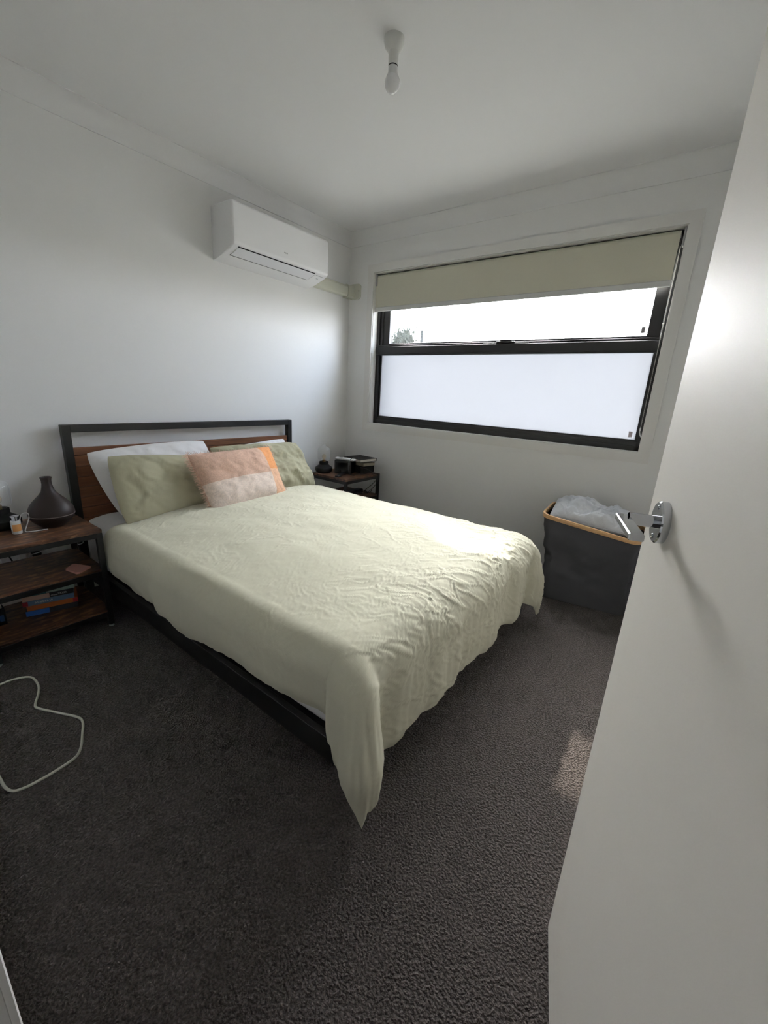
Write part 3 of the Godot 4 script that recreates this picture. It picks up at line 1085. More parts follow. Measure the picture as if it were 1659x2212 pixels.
func bedding() -> void:
	var dv := obj("duvet", duvet_geo(), M.duvet)
	tag(dv, "pale sage green linen duvet spread over the bed, corner hanging to the carpet", "duvet")
	var o: Node
	o = obj("pillow", pillow_geo(Vector3(-2.19, 0.505, 0.335), Vector3(-1.55, 0.505, 0.32), Vector3(-2.262, 0.845, 0.15), Vector3(-1.575, 0.875, 0.15), 0.12, 101, 0.006, -0.04), M.white_cloth)
	tag(o, "white pillow leaning on the headboard, behind the left green pillow", "pillow", "bed pillows")
	o = obj("pillow", pillow_geo(Vector3(-1.47, 0.51, 0.29), Vector3(-0.86, 0.51, 0.29), Vector3(-1.5, 0.80, 0.14), Vector3(-0.89, 0.85, 0.14), 0.10, 102, 0.006, -0.015), M.white_cloth)
	tag(o, "white pillow peeking out behind the right wrinkled green pillow", "pillow", "bed pillows")
	o = obj("pillow", pillow_geo(Vector3(-2.235, 0.505, 0.50), Vector3(-1.56, 0.505, 0.47), Vector3(-2.205, 0.838, 0.27), Vector3(-1.53, 0.775, 0.26), 0.14, 103, 0.0075, -0.025), M.green)
	tag(o, "smooth green pillow on the left half of the bed, before a white one", "pillow", "bed pillows")
	o = obj("pillow", pillow_geo(Vector3(-1.50, 0.51, 0.46), Vector3(-0.80, 0.505, 0.42), Vector3(-1.60, 0.838, 0.24), Vector3(-0.85, 0.825, 0.24), 0.15, 104, 0.018, -0.015), M.green)
	tag(o, "heavily wrinkled green pillow on the right half of the bed", "pillow", "bed pillows")
	# colour-block cushion with a fringe
	var bl := Vector3(-1.83, 0.512, 0.655)
	var br := Vector3(-1.215, 0.512, 0.565)
	var tl := Vector3(-1.852, 0.838, 0.43)
	var tr := Vector3(-1.235, 0.84, 0.40)
	var im := Image.create(256, 256, false, Image.FORMAT_RGB8)
	var nz := noise(77, 0.2, 3)
	for y in 256:
		for x in 256:
			var u := x / 255.0
			var w := 1.0 - y / 255.0
			var c: Color
			if u > 0.80:
				c = Color(0.86, 0.60, 0.40) if w > 0.52 else Color(0.86, 0.69, 0.57)
			else:
				c = Color(0.81, 0.675, 0.595) if w > 0.47 else Color(0.88, 0.81, 0.755)
			var k := 1.0 + 0.09 * (nz.get_noise_2d(x * 0.25, y * 3.0) + nz.get_noise_2d(x * 3.0, y * 0.25 + 50.0))
			im.set_pixel(x, y, Color(c.r * k, c.g * k, c.b * k))
	var cm := mat(Color(1, 1, 1), 0.95, 0.0, 0.2)
	cm.albedo_texture = tex(im)
	cm.uv1_scale = Vector3(1.0 / 0.62, -1.0 / 0.40, 1)
	cm.uv1_offset = Vector3(0.5, 0.5, 0)
	cm.rim_enabled = true
	cm.rim = 0.12
	var cu := thing("cushion", (bl + br) * 0.5, "fringed pink, cream and orange colour block cushion in front of the green pillows", "cushion")
	var off := -cu.position
	obj("cover", pillow_geo(bl + off, br + off, tl + off, tr + off, 0.15, 105, 0.006, 0.03), cm, cu)
	var rng := RandomNumberGenerator.new()
	rng.seed = 9
	var g := Geo.new()
	var nrm := (br - bl).cross(tl - bl).normalized()
	for e in [[bl, tl, (bl - br).normalized(), 150], [br, tr, (br - bl).normalized(), 110], [tl, tr, (tl - bl).normalized(), 110]]:
		for k in e[3]:
			var f: float = (k + rng.randf()) / float(e[3])
			var inset: float = 0.012 * 4.0 * f * (1.0 - f)
			var p: Vector3 = (e[0] as Vector3).lerp(e[1], f) - e[2] * (inset + 0.006) + off
			var ln := rng.randf_range(0.022, 0.042) if e[3] == 150 else rng.randf_range(0.014, 0.028)
			var q: Vector3 = p + e[2] * ln + Vector3(rng.randfn() * 0.003, -0.006 * rng.randf(), rng.randfn() * 0.003) + nrm * rng.randfn() * 0.003
			g.tube([p, p.lerp(q, 0.5) + nrm * rng.randfn() * 0.003, q], 0.0016, 4, false, 0.5)
	var fr := obj("fringe", g, mat(Color(0.86, 0.73, 0.64), 0.95), cu)
	fr.set_meta("kind", "stuff")

# ------------------------------------------------------------------ nightstands
func table_frame(o: Node3D, sx: float, sz: float, top: float, shelves: Array) -> void:
	# origin at the middle of the footprint
	var w := 0.025
	for px in [-1.0, 1.0]:
		for pz in [-1.0, 1.0]:
			var g := Geo.new()
			g.mm(Vector3(px * (sx / 2 - w / 2) - w / 2, 0.012, pz * (sz / 2 - w / 2) - w / 2), Vector3(px * (sx / 2 - w / 2) + w / 2, top - 0.018, pz * (sz / 2 - w / 2) + w / 2), 0.0015)
			var leg := obj("leg", g, M.black_steel, o)
			g = Geo.new()
			g.lathe([Vector2(0.0001, 0.0), Vector2(0.012, 0.0), Vector2(0.012, 0.004), Vector2(0.005, 0.005), Vector2(0.005, 0.014)], Transform3D(Basis(), Vector3(px * (sx / 2 - w / 2), 0, pz * (sz / 2 - w / 2))), 12)
			obj("foot", g, M.grey_plastic, leg)
	var levels := [top - 0.018]
	levels.append_array(shelves)
	for y in levels:
		var g: Geo
		for pz in [-1.0, 1.0]:
			g = Geo.new()
			g.mm(Vector3(-sx / 2 + w, y - w, pz * (sz / 2 - w / 2) - w / 2), Vector3(sx / 2 - w, y, pz * (sz / 2 - w / 2) + w / 2), 0.0015)
			obj("rail", g, M.black_steel, o)
		for px in [-1.0, 1.0]:
			g = Geo.new()
			g.mm(Vector3(px * (sx / 2 - w / 2) - w / 2, y - w, -sz / 2 + w), Vector3(px * (sx / 2 - w / 2) + w / 2, y, sz / 2 - w), 0.0015)
			obj("rail", g, M.black_steel, o)

func board(sx: float, sz: float, y: float, th: float) -> Geo:
	var g := Geo.new()
	g.box(Vector3.ZERO, Vector3(sx, th, sz), 0.0015, Transform3D(Basis(), Vector3(0, y + th / 2, 0)))
	# lay the grain along x
	for i in g.v.size():
		var p := g.v[i]
		if absf(g.n[i].y) > 0.5:
			g.uv[i] = Vector2(p.x, p.z)
		elif absf(g.n[i].z) > 0.5:
			g.uv[i] = Vector2(p.x, p.y + 0.3)
		else:
			g.uv[i] = Vector2(p.y, p.z)
	return g

func table_lamp(at: Vector3, label: String) -> void:
	var o := thing("table_lamp", at, label, "lamp", "bedside lamps with bulb shaped glass shades")
	var g := Geo.new()
	g.lathe([Vector2(0.0001, 0), Vector2(0.062, 0), Vector2(0.066, 0.004), Vector2(0.0765, 0.018), Vector2(0.0765, 0.04), Vector2(0.074, 0.045), Vector2(0.045, 0.066), Vector2(0.040, 0.070), Vector2(0.040, 0.094), Vector2(0.037, 0.096), Vector2(0.034, 0.085), Vector2(0.0001, 0.085)], Transform3D(), 48)
	obj("base", g, M.black_matte, o)
	g = Geo.new()
	var pr := [Vector2(0.034, 0.088)]
	for k in 9:
		var a := PI / 2 * k / 8.0
		pr.append(Vector2(0.034 + sin(a) * 0.021, 0.100 + (1.0 - cos(a)) * 0.032))
	pr.append(Vector2(0.0555, 0.165))
	pr.append(Vector2(0.0555, 0.190))
	for k in range(1, 9):
		var a := PI / 2 * k / 8.0
		pr.append(Vector2(0.017 + cos(a) * 0.0385, 0.190 + sin(a) * 0.040))
	pr.append(Vector2(0.0155, 0.234))
	pr.append(Vector2(0.0155, 0.242))
	pr.append(Vector2(0.012, 0.246))
	pr.append(Vector2(0.0001, 0.247))
	g.lathe(pr, Transform3D(), 40, false)
	obj("glass_shade", g, M.lamp_glass, o)
	g = Geo.new()
	g.lathe([Vector2(0.0145, 0.085), Vector2(0.0145, 0.110), Vector2(0.010, 0.113), Vector2(0.0001, 0.113)], Transform3D(), 20)
	obj("socket", g, mat(Color(0.55, 0.43, 0.22), 0.35, 0.7), o)
	g = Geo.new()
	var bp := [Vector2(0.010, 0.112)]
	for k in 9:
		var a := -PI / 3 + (PI * 0.83) * k / 8.0
		bp.append(Vector2(maxf(cos(a) * 0.020, 0.0002), 0.139 + sin(a) * 0.024))
	bp.append(Vector2(0.0001, 0.170))
	g.lathe(bp, Transform3D(), 24, false)
	var am := mat(Color(0.88, 0.72, 0.45, 0.30), 0.05)
	am.transparency = BaseMaterial3D.TRANSPARENCY_ALPHA
	obj("bulb", g, am, o)
	g = Geo.new()
	var fl := []
	for k in 24:
		var a := TAU * 3.0 * k / 23.0
		fl.append(Vector3(cos(a) * 0.005, 0.122 + 0.03 * k / 23.0, sin(a) * 0.005))
	g.tube(fl, 0.0007, 5)
	obj("filament", g, mat(Color(0.75, 0.55, 0.25), 0.4, 0.6), o)

func nightstand_near() -> void:
	var sx := 0.47
	var sz := 0.415
	var at := Vector3(-2.60, 0, 0.3475)
	var o := thing("nightstand", at, "rustic wood and black steel nightstand with two lower shelves, left of the bed", "nightstand")
	table_frame(o, sx, sz, 0.53, [0.312, 0.085])
	obj("tabletop", board(sx, sz, 0.512, 0.018), M.rustic, o)
	obj("shelf", board(sx - 0.01, sz - 0.01, 0.312, 0.012), M.rustic, o)
	obj("shelf", board(sx - 0.01, sz - 0.01, 0.085, 0.012), M.rustic, o)
	# aroma diffuser
	var d := thing("aroma_diffuser", Vector3(-2.497, 0.53, 0.345), "dark brown onion shaped diffuser with a short neck on the left nightstand", "diffuser")
	var dm := mat(Color(0.125, 0.08, 0.07), 0.5, 0.0, 0.4)
	var g := Geo.new()
	g.lathe([Vector2(0.0001, 0), Vector2(0.0440, 0), Vector2(0.0496, 0.004), Vector2(0.0720, 0.022), Vector2(0.0864, 0.042), Vector2(0.0924, 0.058), Vector2(0.0916, 0.060)], Transform3D(), 56, false)
	obj("water_base", g, mat(Color(0.09, 0.055, 0.05), 0.5), d)
	g = Geo.new()
	g.lathe([Vector2(0.0916, 0.059), Vector2(0.0932, 0.060), Vector2(0.0932, 0.062), Vector2(0.0916, 0.063)], Transform3D(), 56)
	obj("seam_ring", g, mat(Color(0.45, 0.41, 0.40), 0.35), d)
	g = Geo.new()
	g.lathe([Vector2(0.0920, 0.062), Vector2(0.0924, 0.072), Vector2(0.0892, 0.088), Vector2(0.0808, 0.106), Vector2(0.0672, 0.125), Vector2(0.0512, 0.143), Vector2(0.0376, 0.158), Vector2(0.0272, 0.174), Vector2(0.0224, 0.192), Vector2(0.0198, 0.208), Vector2(0.0198, 0.224), Vector2(0.0216, 0.234), Vector2(0.0242, 0.240), Vector2(0.0224, 0.2415), Vector2(0.0185, 0.234), Vector2(0.0167, 0.215), Vector2(0.0001, 0.205)], Transform3D(), 56, false)
	obj("cover", g, dm, d)
	# lamp at the left edge
	table_lamp(Vector3(-2.668, 0.53, 0.235), "black based lamp with glass bulb shade on the left nightstand")
	# small bottle
	var b := thing("bottle", Vector3(-2.642, 0.53, 0.372), "small frosted spray bottle with peach label and chrome cap", "bottle")
	g = Geo.new()
	g.lathe([Vector2(0.0001, 0), Vector2(0.0175, 0), Vector2(0.019, 0.002), Vector2(0.019, 0.058), Vector2(0.017, 0.061), Vector2(0.0001, 0.061)], Transform3D(), 32)
	obj("glass_body", g, mat(Color(0.86, 0.87, 0.87), 0.35), b)
	g = Geo.new()
	var lab := []
	for y in [0.014, 0.046]:
		var row := PackedVector3Array()
		for k in 17:
			var a := 2.55 - 1.9 * k / 16.0
			row.append(Vector3(cos(a) * 0.0194, y, sin(a) * 0.0194))
		lab.append(row)
	g.surf(lab)
	obj("paper_label", g, mat(Color(0.83, 0.60, 0.36), 0.7), b)
	g = Geo.new()
	g.lathe([Vector2(0.0125, 0.061), Vector2(0.0125, 0.079), Vector2(0.0165, 0.080), Vector2(0.0165, 0.083), Vector2(0.0001, 0.0835)], Transform3D(), 28)
	obj("cap", g, M.chrome, b)
	# white cord beside the diffuser
	g = Geo.new()
	g.tube(spline([Vector3(-2.625, 0.560, 0.34), Vector3(-2.612, 0.606, 0.345), Vector3(-2.592, 0.612, 0.352), Vector3(-2.587, 0.598, 0.36), Vector3(-2.603, 0.560, 0.368), Vector3(-2.614, 0.5345, 0.376), Vector3(-2.596, 0.5325, 0.39), Vector3(-2.565, 0.5325, 0.398), Vector3(-2.535, 0.5325, 0.40)], 8), 0.0024, 8)
	tag(obj("usb_cable", g, M.white_plastic), "stiff white cable bent upright between the spray bottle and the diffuser", "cable")
	# mid shelf: pink notebook
	g = Geo.new()
	var poly := PackedVector2Array([Vector2(-2.508, 0.452), Vector2(-2.49, 0.533), Vector2(-2.476, 0.537), Vector2(-2.418, 0.500), Vector2(-2.42, 0.488), Vector2(-2.455, 0.415), Vector2(-2.47, 0.412)])
	for i in poly.size():
		poly[i] = Vector2(poly[i].x, -poly[i].y)
	g.prism(poly, 0.009, Transform3D(Basis(Vector3(1, 0, 0), Vector3(0, 0, -1), Vector3(0, 1, 0)), Vector3(0, 0.324, 0)))
	tag(obj("notebook", g, mat(Color(0.72, 0.53, 0.49), 0.7)), "small dusty pink notebook on the middle shelf of the left nightstand", "notebook")
	# plugs on the wall and dark cord behind the shelf
	g = Geo.new()
	g.mm(Vector3(-2.665, 0.27, 0.0), Vector3(-2.545, 0.345, 0.012), 0.003)
	g.mm(Vector3(-2.60, 0.285, 0.012), Vector3(-2.562, 0.330, 0.05), 0.006)
	tag(obj("power_outlet", g, M.white_plastic), "white wall outlet with a square white plug behind the left nightstand", "outlet")
	g = Geo.new()
	g.lathe([Vector2(0.0001, 0), Vector2(0.020, 0), Vector2(0.020, 0.03), Vector2(0.017, 0.034), Vector2(0.0001, 0.034)], Transform3D(Basis(Vector3(1, 0, 0), Vector3(0, 0, 1), Vector3(0, -1, 0)), Vector3(-2.517, 0.292, 0.0005)), 24)
	tag(obj("plug", g, M.black_plastic), "round black plug on the wall behind the left nightstand", "plug")
	g = Geo.new()
	g.tube(spline([Vector3(-2.66, 0.506, 0.11), Vector3(-2.652, 0.43, 0.07), Vector3(-2.64, 0.34, 0.05), Vector3(-2.617, 0.25, 0.05), Vector3(-2.60, 0.12, 0.06)], 8), 0.0035, 8)
	tag(obj("cord", g, M.black_plastic), "black lamp cord hanging down the wall behind the left nightstand", "cord")
	g = Geo.new()
	g.tube(spline([Vector3(-2.345, 0.375, 0.035), Vector3(-2.322, 0.345, 0.085), Vector3(-2.318, 0.322, 0.088), Vector3(-2.345, 0.314, 0.075), Vector3(-2.385, 0.330, 0.06), Vector3(-2.44, 0.322, 0.05), Vector3(-2.50, 0.305, 0.04), Vector3(-2.555, 0.300, 0.04)], 8), 0.0022, 8)
	tag(obj("cord", g, M.white_plastic), "thin white cord looping from the wall outlet to the bed side", "cord")
	# books, bottom first: x0, x1, height, colours
	var books := [
		[0.0, 0.205, 0.028, Color(0.05, 0.065, 0.12), Color(0.10, 0.33, 0.62), "dark blue paperback with bright blue spine end, bottom of the stack"],
		[0.006, 0.208, 0.026, Color(0.62, 0.33, 0.10), Color(0.55, 0.06, 0.08), "orange paperback with a red spine end, second from the bottom"],
		[-0.006, 0.196, 0.026, Color(0.33, 0.42, 0.53), Color(0.50, 0.10, 0.13), "blue grey paperback with white lettering, middle of the stack"],
		[-0.004, 0.196, 0.026, Color(0.035, 0.04, 0.045), Color(0.72, 0.60, 0.53), "black paperback with a pale spine half, second from the top"],
		[-0.035, 0.203, 0.026, Color(0.10, 0.36, 0.38), Color(0.55, 0.62, 0.58), "long teal paperback on top of the book stack"]]
	var y := 0.0975
	var dir := Vector3(0.965, 0, 0.262)
	var rot := Basis(dir, Vector3.UP, Vector3(-0.262, 0, 0.965))
	var origin := Vector3(-2.668, 0, 0.352)
	var idx := 0
	for k in books:
		var bk := thing("book", origin + dir * ((k[0] + k[1]) / 2) + Vector3(0, y, 0), k[5], "book", "paperbacks on the bottom shelf")
		bk.basis = rot
		var ln: float = k[1] - k[0]
		var h: float = k[2] - 0.0005
		g = Geo.new()
		g.mm(Vector3(-ln / 2, 0, -0.13), Vector3(ln / 2, 0.0012, 0))
		g.mm(Vector3(-ln / 2, h - 0.0012, -0.13), Vector3(ln / 2, h, 0))
		g.mm(Vector3(-ln / 2, 0, -0.0015), Vector3(ln / 2, h, 0.0005), 0.0004)
		obj("cover", g, mat(k[3], 0.45), bk)
		g = Geo.new()
		g.mm(Vector3(-ln / 2 + 0.002, 0.0012, -0.127), Vector3(ln / 2 - 0.002, h - 0.0012, -0.0015))
		obj("page_block", g, mat(Color(0.80, 0.76, 0.68), 0.9), bk)
		g = Geo.new()
		var cut: Array = [[-0.5, -0.06], [0.40, 0.5], [-0.5, -0.40], [-0.5, 0.02], [0.02, 0.5]][idx]
		g.mm(Vector3(ln * cut[0], 0.001, 0.0005), Vector3(ln * cut[1], h - 0.001, 0.0009))
		obj("spine_band", g, mat(k[4], 0.5), bk)
		var words: Array = [["", 0.0], ["", 0.0], ["NUMBER 10", -0.02], ["DELIA", 0.055], ["", 0.0]][idx]
		if words[0] != "":
			var tm := TextMesh.new()
			tm.text = words[0]
			var sf := SystemFont.new()
			sf.font_names = PackedStringArray(["Droid Serif"])
			tm.font = sf
			tm.font_size = 24
			tm.pixel_size = 0.0005
			tm.depth = 0.0004
			var ti := obj("spine_lettering", tm, mat(Color(0.85, 0.85, 0.84), 0.6), bk)
			ti.position = Vector3(words[1], h / 2, 0.0010)
		if idx == 3:
			var tm2 := TextMesh.new()
			tm2.text = "STONE"
			var sf2 := SystemFont.new()
			sf2.font_names = PackedStringArray(["Droid Sans"])
			tm2.font = sf2
			tm2.font_size = 18
			tm2.pixel_size = 0.0005
			tm2.depth = 0.0004
			var t2 := obj("spine_lettering", tm2, mat(Color(0.85, 0.85, 0.84), 0.6), bk)
			t2.position = Vector3(0.022, h / 2 - 0.004, 0.0010)
		y += k[2]
		idx += 1
	# dark holder with a few upright books at the left end of the bottom shelf
	var hb := thing("book_holder", Vector3(-2.775, 0.0975, 0.30), "small black holder with upright booklets, far left of the bottom shelf", "holder")
	g = Geo.new()
	g.mm(Vector3(-0.03, 0, -0.05), Vector3(0.035, 0.006, 0.06), 0.001)
	g.mm(Vector3(-0.03, 0, -0.05), Vector3(-0.026, 0.085, 0.06), 0.001)
	g.mm(Vector3(0.031, 0, -0.05), Vector3(0.035, 0.085, 0.06), 0.001)
	g.mm(Vector3(-0.03, 0, 0.056), Vector3(0.035, 0.085, 0.06), 0.001)
	obj("case", g, M.black_matte, hb)
	g = Geo.new()
	g.mm(Vector3(0.012, 0.018, 0.0603), Vector3(0.028, 0.05, 0.0612))
	obj("sticker", g, mat(Color(0.16, 0.27, 0.42), 0.5), hb)
	var cols := [Color(0.10, 0.16, 0.38), Color(0.50, 0.10, 0.12), Color(0.70, 0.66, 0.60)]
	for k in 3:
		g = Geo.new()
		g.mm(Vector3(-0.003 + k * 0.011, 0.0985 + 0.006, 0.26 - 0.2525) , Vector3(0.006 + k * 0.011, 0.2, 0.3 - 0.2525), 0.0005)
		var bo := obj("booklet", g, mat(cols[k], 0.6))
		bo.position = Vector3(-2.775, 0.0, 0.30)
		tag(bo, ["navy", "dark red", "beige"][k] + " booklet standing in the black holder on the bottom shelf", "book", "booklets in the holder")

func nightstand_far() -> void:
	var sx := 0.46
	var sz := 0.42
	var at := Vector3(-0.335, 0, 0.315)
	var o := thing("nightstand", at, "rustic wood and black steel nightstand in the corner under the window", "nightstand")
	table_frame(o, sx, sz, 0.53, [0.325])
	obj("tabletop", board(sx, sz, 0.512, 0.018), M.rustic, o)
	obj("shelf", board(sx - 0.01, sz - 0.01, 0.325, 0.012), M.rustic, o)
	table_lamp(Vector3(-0.463, 0.53, 0.165), "black based lamp with glass bulb shade on the corner nightstand")
	# black boxy clock radio
	var bx := Vector3(0.367, 0, 0.930).normalized()      # along its front
	var bz := Vector3(-bx.z, 0, bx.x)                      # out of its front
	var b := thing("clock_radio", Vector3(-0.318, 0.53, 0.295), "black box shaped clock radio beside the lamp on the corner nightstand", "radio")
	b.basis = Basis(bx, Vector3.UP, bx.cross(Vector3.UP))
	var g := Geo.new()
	g.mm(Vector3(-0.078, 0, -0.08), Vector3(0.078, 0.118, 0.08), 0.006)
	obj("case", g, M.black_plastic, b)
	var fz := 0.0805 if (b.basis.z.dot(bz) > 0.0) else -0.0805
	g = Geo.new()
	g.mm(Vector3(-0.062, 0.03, minf(fz, fz - 0.001)), Vector3(0.05, 0.10, maxf(fz, fz - 0.001) + 0.0005), 0.0)
	obj("front_panel", g, mat(Color(0.02, 0.02, 0.022), 0.15), b)
	g = Geo.new()
	g.mm(Vector3(-0.01, 0.018, fz - 0.001), Vector3(0.03, 0.045, fz + 0.0012), 0.0)
	obj("display", g, mat(Color(0.10, 0.10, 0.10), 0.2), b)
	# white hand set lying on it
	var wd := thing("remote_control", Vector3(-0.352, 0.648, 0.325), "white slim remote lying on top of the black clock radio", "remote")
	wd.basis = Basis(Vector3(0.20, 0, 0.98).normalized(), Vector3.UP, Vector3(0.20, 0, 0.98).normalized().cross(Vector3.UP))
	g = Geo.new()
	g.box(Vector3(0, 0.0095, 0), Vector3(0.20, 0.018, 0.045), 0.006)
	obj("body", g, M.white_plastic, wd)
	g = Geo.new()
	g.box(Vector3(-0.05, 0.0188, 0), Vector3(0.032, 0.001, 0.02), 0.0003)
	obj("button_pad", g, mat(Color(0.35, 0.35, 0.36), 0.4), wd)
	# storage box, pale book and notebook behind
	var ang := Basis(Vector3.UP, -0.13)
	var sb := obj("storage_box", _bx(0.17, 0.068, 0.20, 0.004), M.black_matte)
	sb.transform = Transform3D(ang, Vector3(-0.192, 0.564, 0.335) + Vector3(0.03, 0, 0.0))
	tag(sb, "low black box under the books on the corner nightstand", "box")
	var pb := obj("book", _bx(0.14, 0.028, 0.19, 0.002), mat(Color(0.56, 0.53, 0.46), 0.8))
	pb.transform = Transform3D(ang, Vector3(-0.178, 0.6125, 0.37))
	tag(pb, "pale book between the low black box and the black notebook", "book")
	var nb := thing("notebook", Vector3(-0.222, 0.6565, 0.385), "black hard cover notebook lying on top of the stack by the window", "notebook")
	nb.basis = Basis(Vector3.UP, -0.10)
	g = Geo.new()
	g.box(Vector3(0, 0.0115, 0), Vector3(0.20, 0.003, 0.215), 0.001)
	g.box(Vector3(0, -0.0115, 0), Vector3(0.20, 0.003, 0.215), 0.001)
	g.box(Vector3(0.0985, 0, 0), Vector3(0.003, 0.026, 0.215), 0.001)
	g.box(Vector3(0, 0, -0.106), Vector3(0.20, 0.026, 0.003), 0.001)
	obj("hard_cover", g, M.black_matte, nb)
	g = Geo.new()
	g.box(Vector3(-0.002, 0, 0.001), Vector3(0.192, 0.0205, 0.207), 0.0)
	obj("page_block", g, mat(Color(0.80, 0.78, 0.73), 0.9), nb)
	pb.position.y = 0.6125
	# black remote on the table
	var rm := thing("remote_control", Vector3(-0.475, 0.53, 0.378), "black remote control lying in front of the clock radio", "remote")
	var rd := Vector3(0.93, 0, -0.36).normalized()
	rm.basis = Basis(rd, Vector3.UP, rd.cross(Vector3.UP))
	g = Geo.new()
	g.box(Vector3(0, 0.008, 0), Vector3(0.155, 0.015, 0.042), 0.004)
	obj("body", g, M.black_plastic, rm)
	for i in 6:
		for j in 3:
			g = Geo.new()
			g.box(Vector3(-0.055 + i * 0.02, 0.0158, -0.012 + j * 0.012), Vector3(0.009, 0.0016, 0.007), 0.0005)
			obj("button", g, mat(Color(0.16, 0.16, 0.17), 0.5), rm)
	# black cords
	g = Geo.new()
	g.tube(spline([Vector3(-0.315, 0.672, 0.395), Vector3(-0.345, 0.676, 0.40), Vector3(-0.395, 0.655, 0.405), Vector3(-0.425, 0.60, 0.42), Vector3(-0.42, 0.55, 0.435), Vector3(-0.385, 0.5335, 0.455), Vector3(-0.33, 0.5335, 0.44), Vector3(-0.24, 0.5335, 0.46), Vector3(-0.16, 0.5335, 0.47)], 8), 0.0028, 8)
	tag(obj("cord", g, M.black_plastic), "black cord arching over the white remote down to the tabletop", "cord")
	g = Geo.new()
	g.tube(spline([Vector3(-0.325, 0.60, 0.475), Vector3(-0.27, 0.585, 0.50), Vector3(-0.19, 0.545, 0.515), Vector3(-0.165, 0.536, 0.522), Vector3(-0.148, 0.53, 0.533), Vector3(-0.155, 0.49, 0.535), Vector3(-0.19, 0.43, 0.50), Vector3(-0.22, 0.385, 0.46), Vector3(-0.22, 0.345, 0.44)], 8), 0.0026, 8)
	g.tube(spline([Vector3(-0.15, 0.531, 0.520), Vector3(-0.142, 0.528, 0.534), Vector3(-0.145, 0.46, 0.53), Vector3(-0.165, 0.39, 0.49), Vector3(-0.20, 0.345, 0.45)], 8), 0.0026, 8)
	tag(obj("cord", g, M.black_plastic), "pair of black cords hanging over the edge of the corner nightstand", "cord")
	g = Geo.new()
	g.mm(Vector3(-0.43, 0.3375, 0.33), Vector3(-0.17, 0.372, 0.39), 0.005)
	tag(obj("power_strip", g, M.black_plastic), "black power strip on the lower shelf of the corner nightstand", "power strip")
	var rng := RandomNumberGenerator.new()
	rng.seed = 44
	var pts := []
	for k in 13:
		pts.append(Vector3(-0.42 + 0.024 * k, 0.3415 + 0.022 * absf(sin(k * 1.7)), 0.44 + 0.035 * sin(k * 2.3)))
	g = Geo.new()
	g.tube(spline(pts, 7), 0.003, 7)
	tag(obj("cord", g, M.black_plastic), "tangle of black cord on the lower shelf of the corner nightstand", "cord")
	g = Geo.new()
	g.mm(Vector3(-0.52, 0.3375, 0.40), Vector3(-0.45, 0.40, 0.47), 0.006)
	tag(obj("adapter", g, M.white_plastic), "white power adapter at the bed end of the lower shelf", "adapter")

func _bx(x: float, y: float, z: float, bev: float) -> Geo:
	var g := Geo.new()
	g.box(Vector3.ZERO, Vector3(x, y, z), bev)
	return g

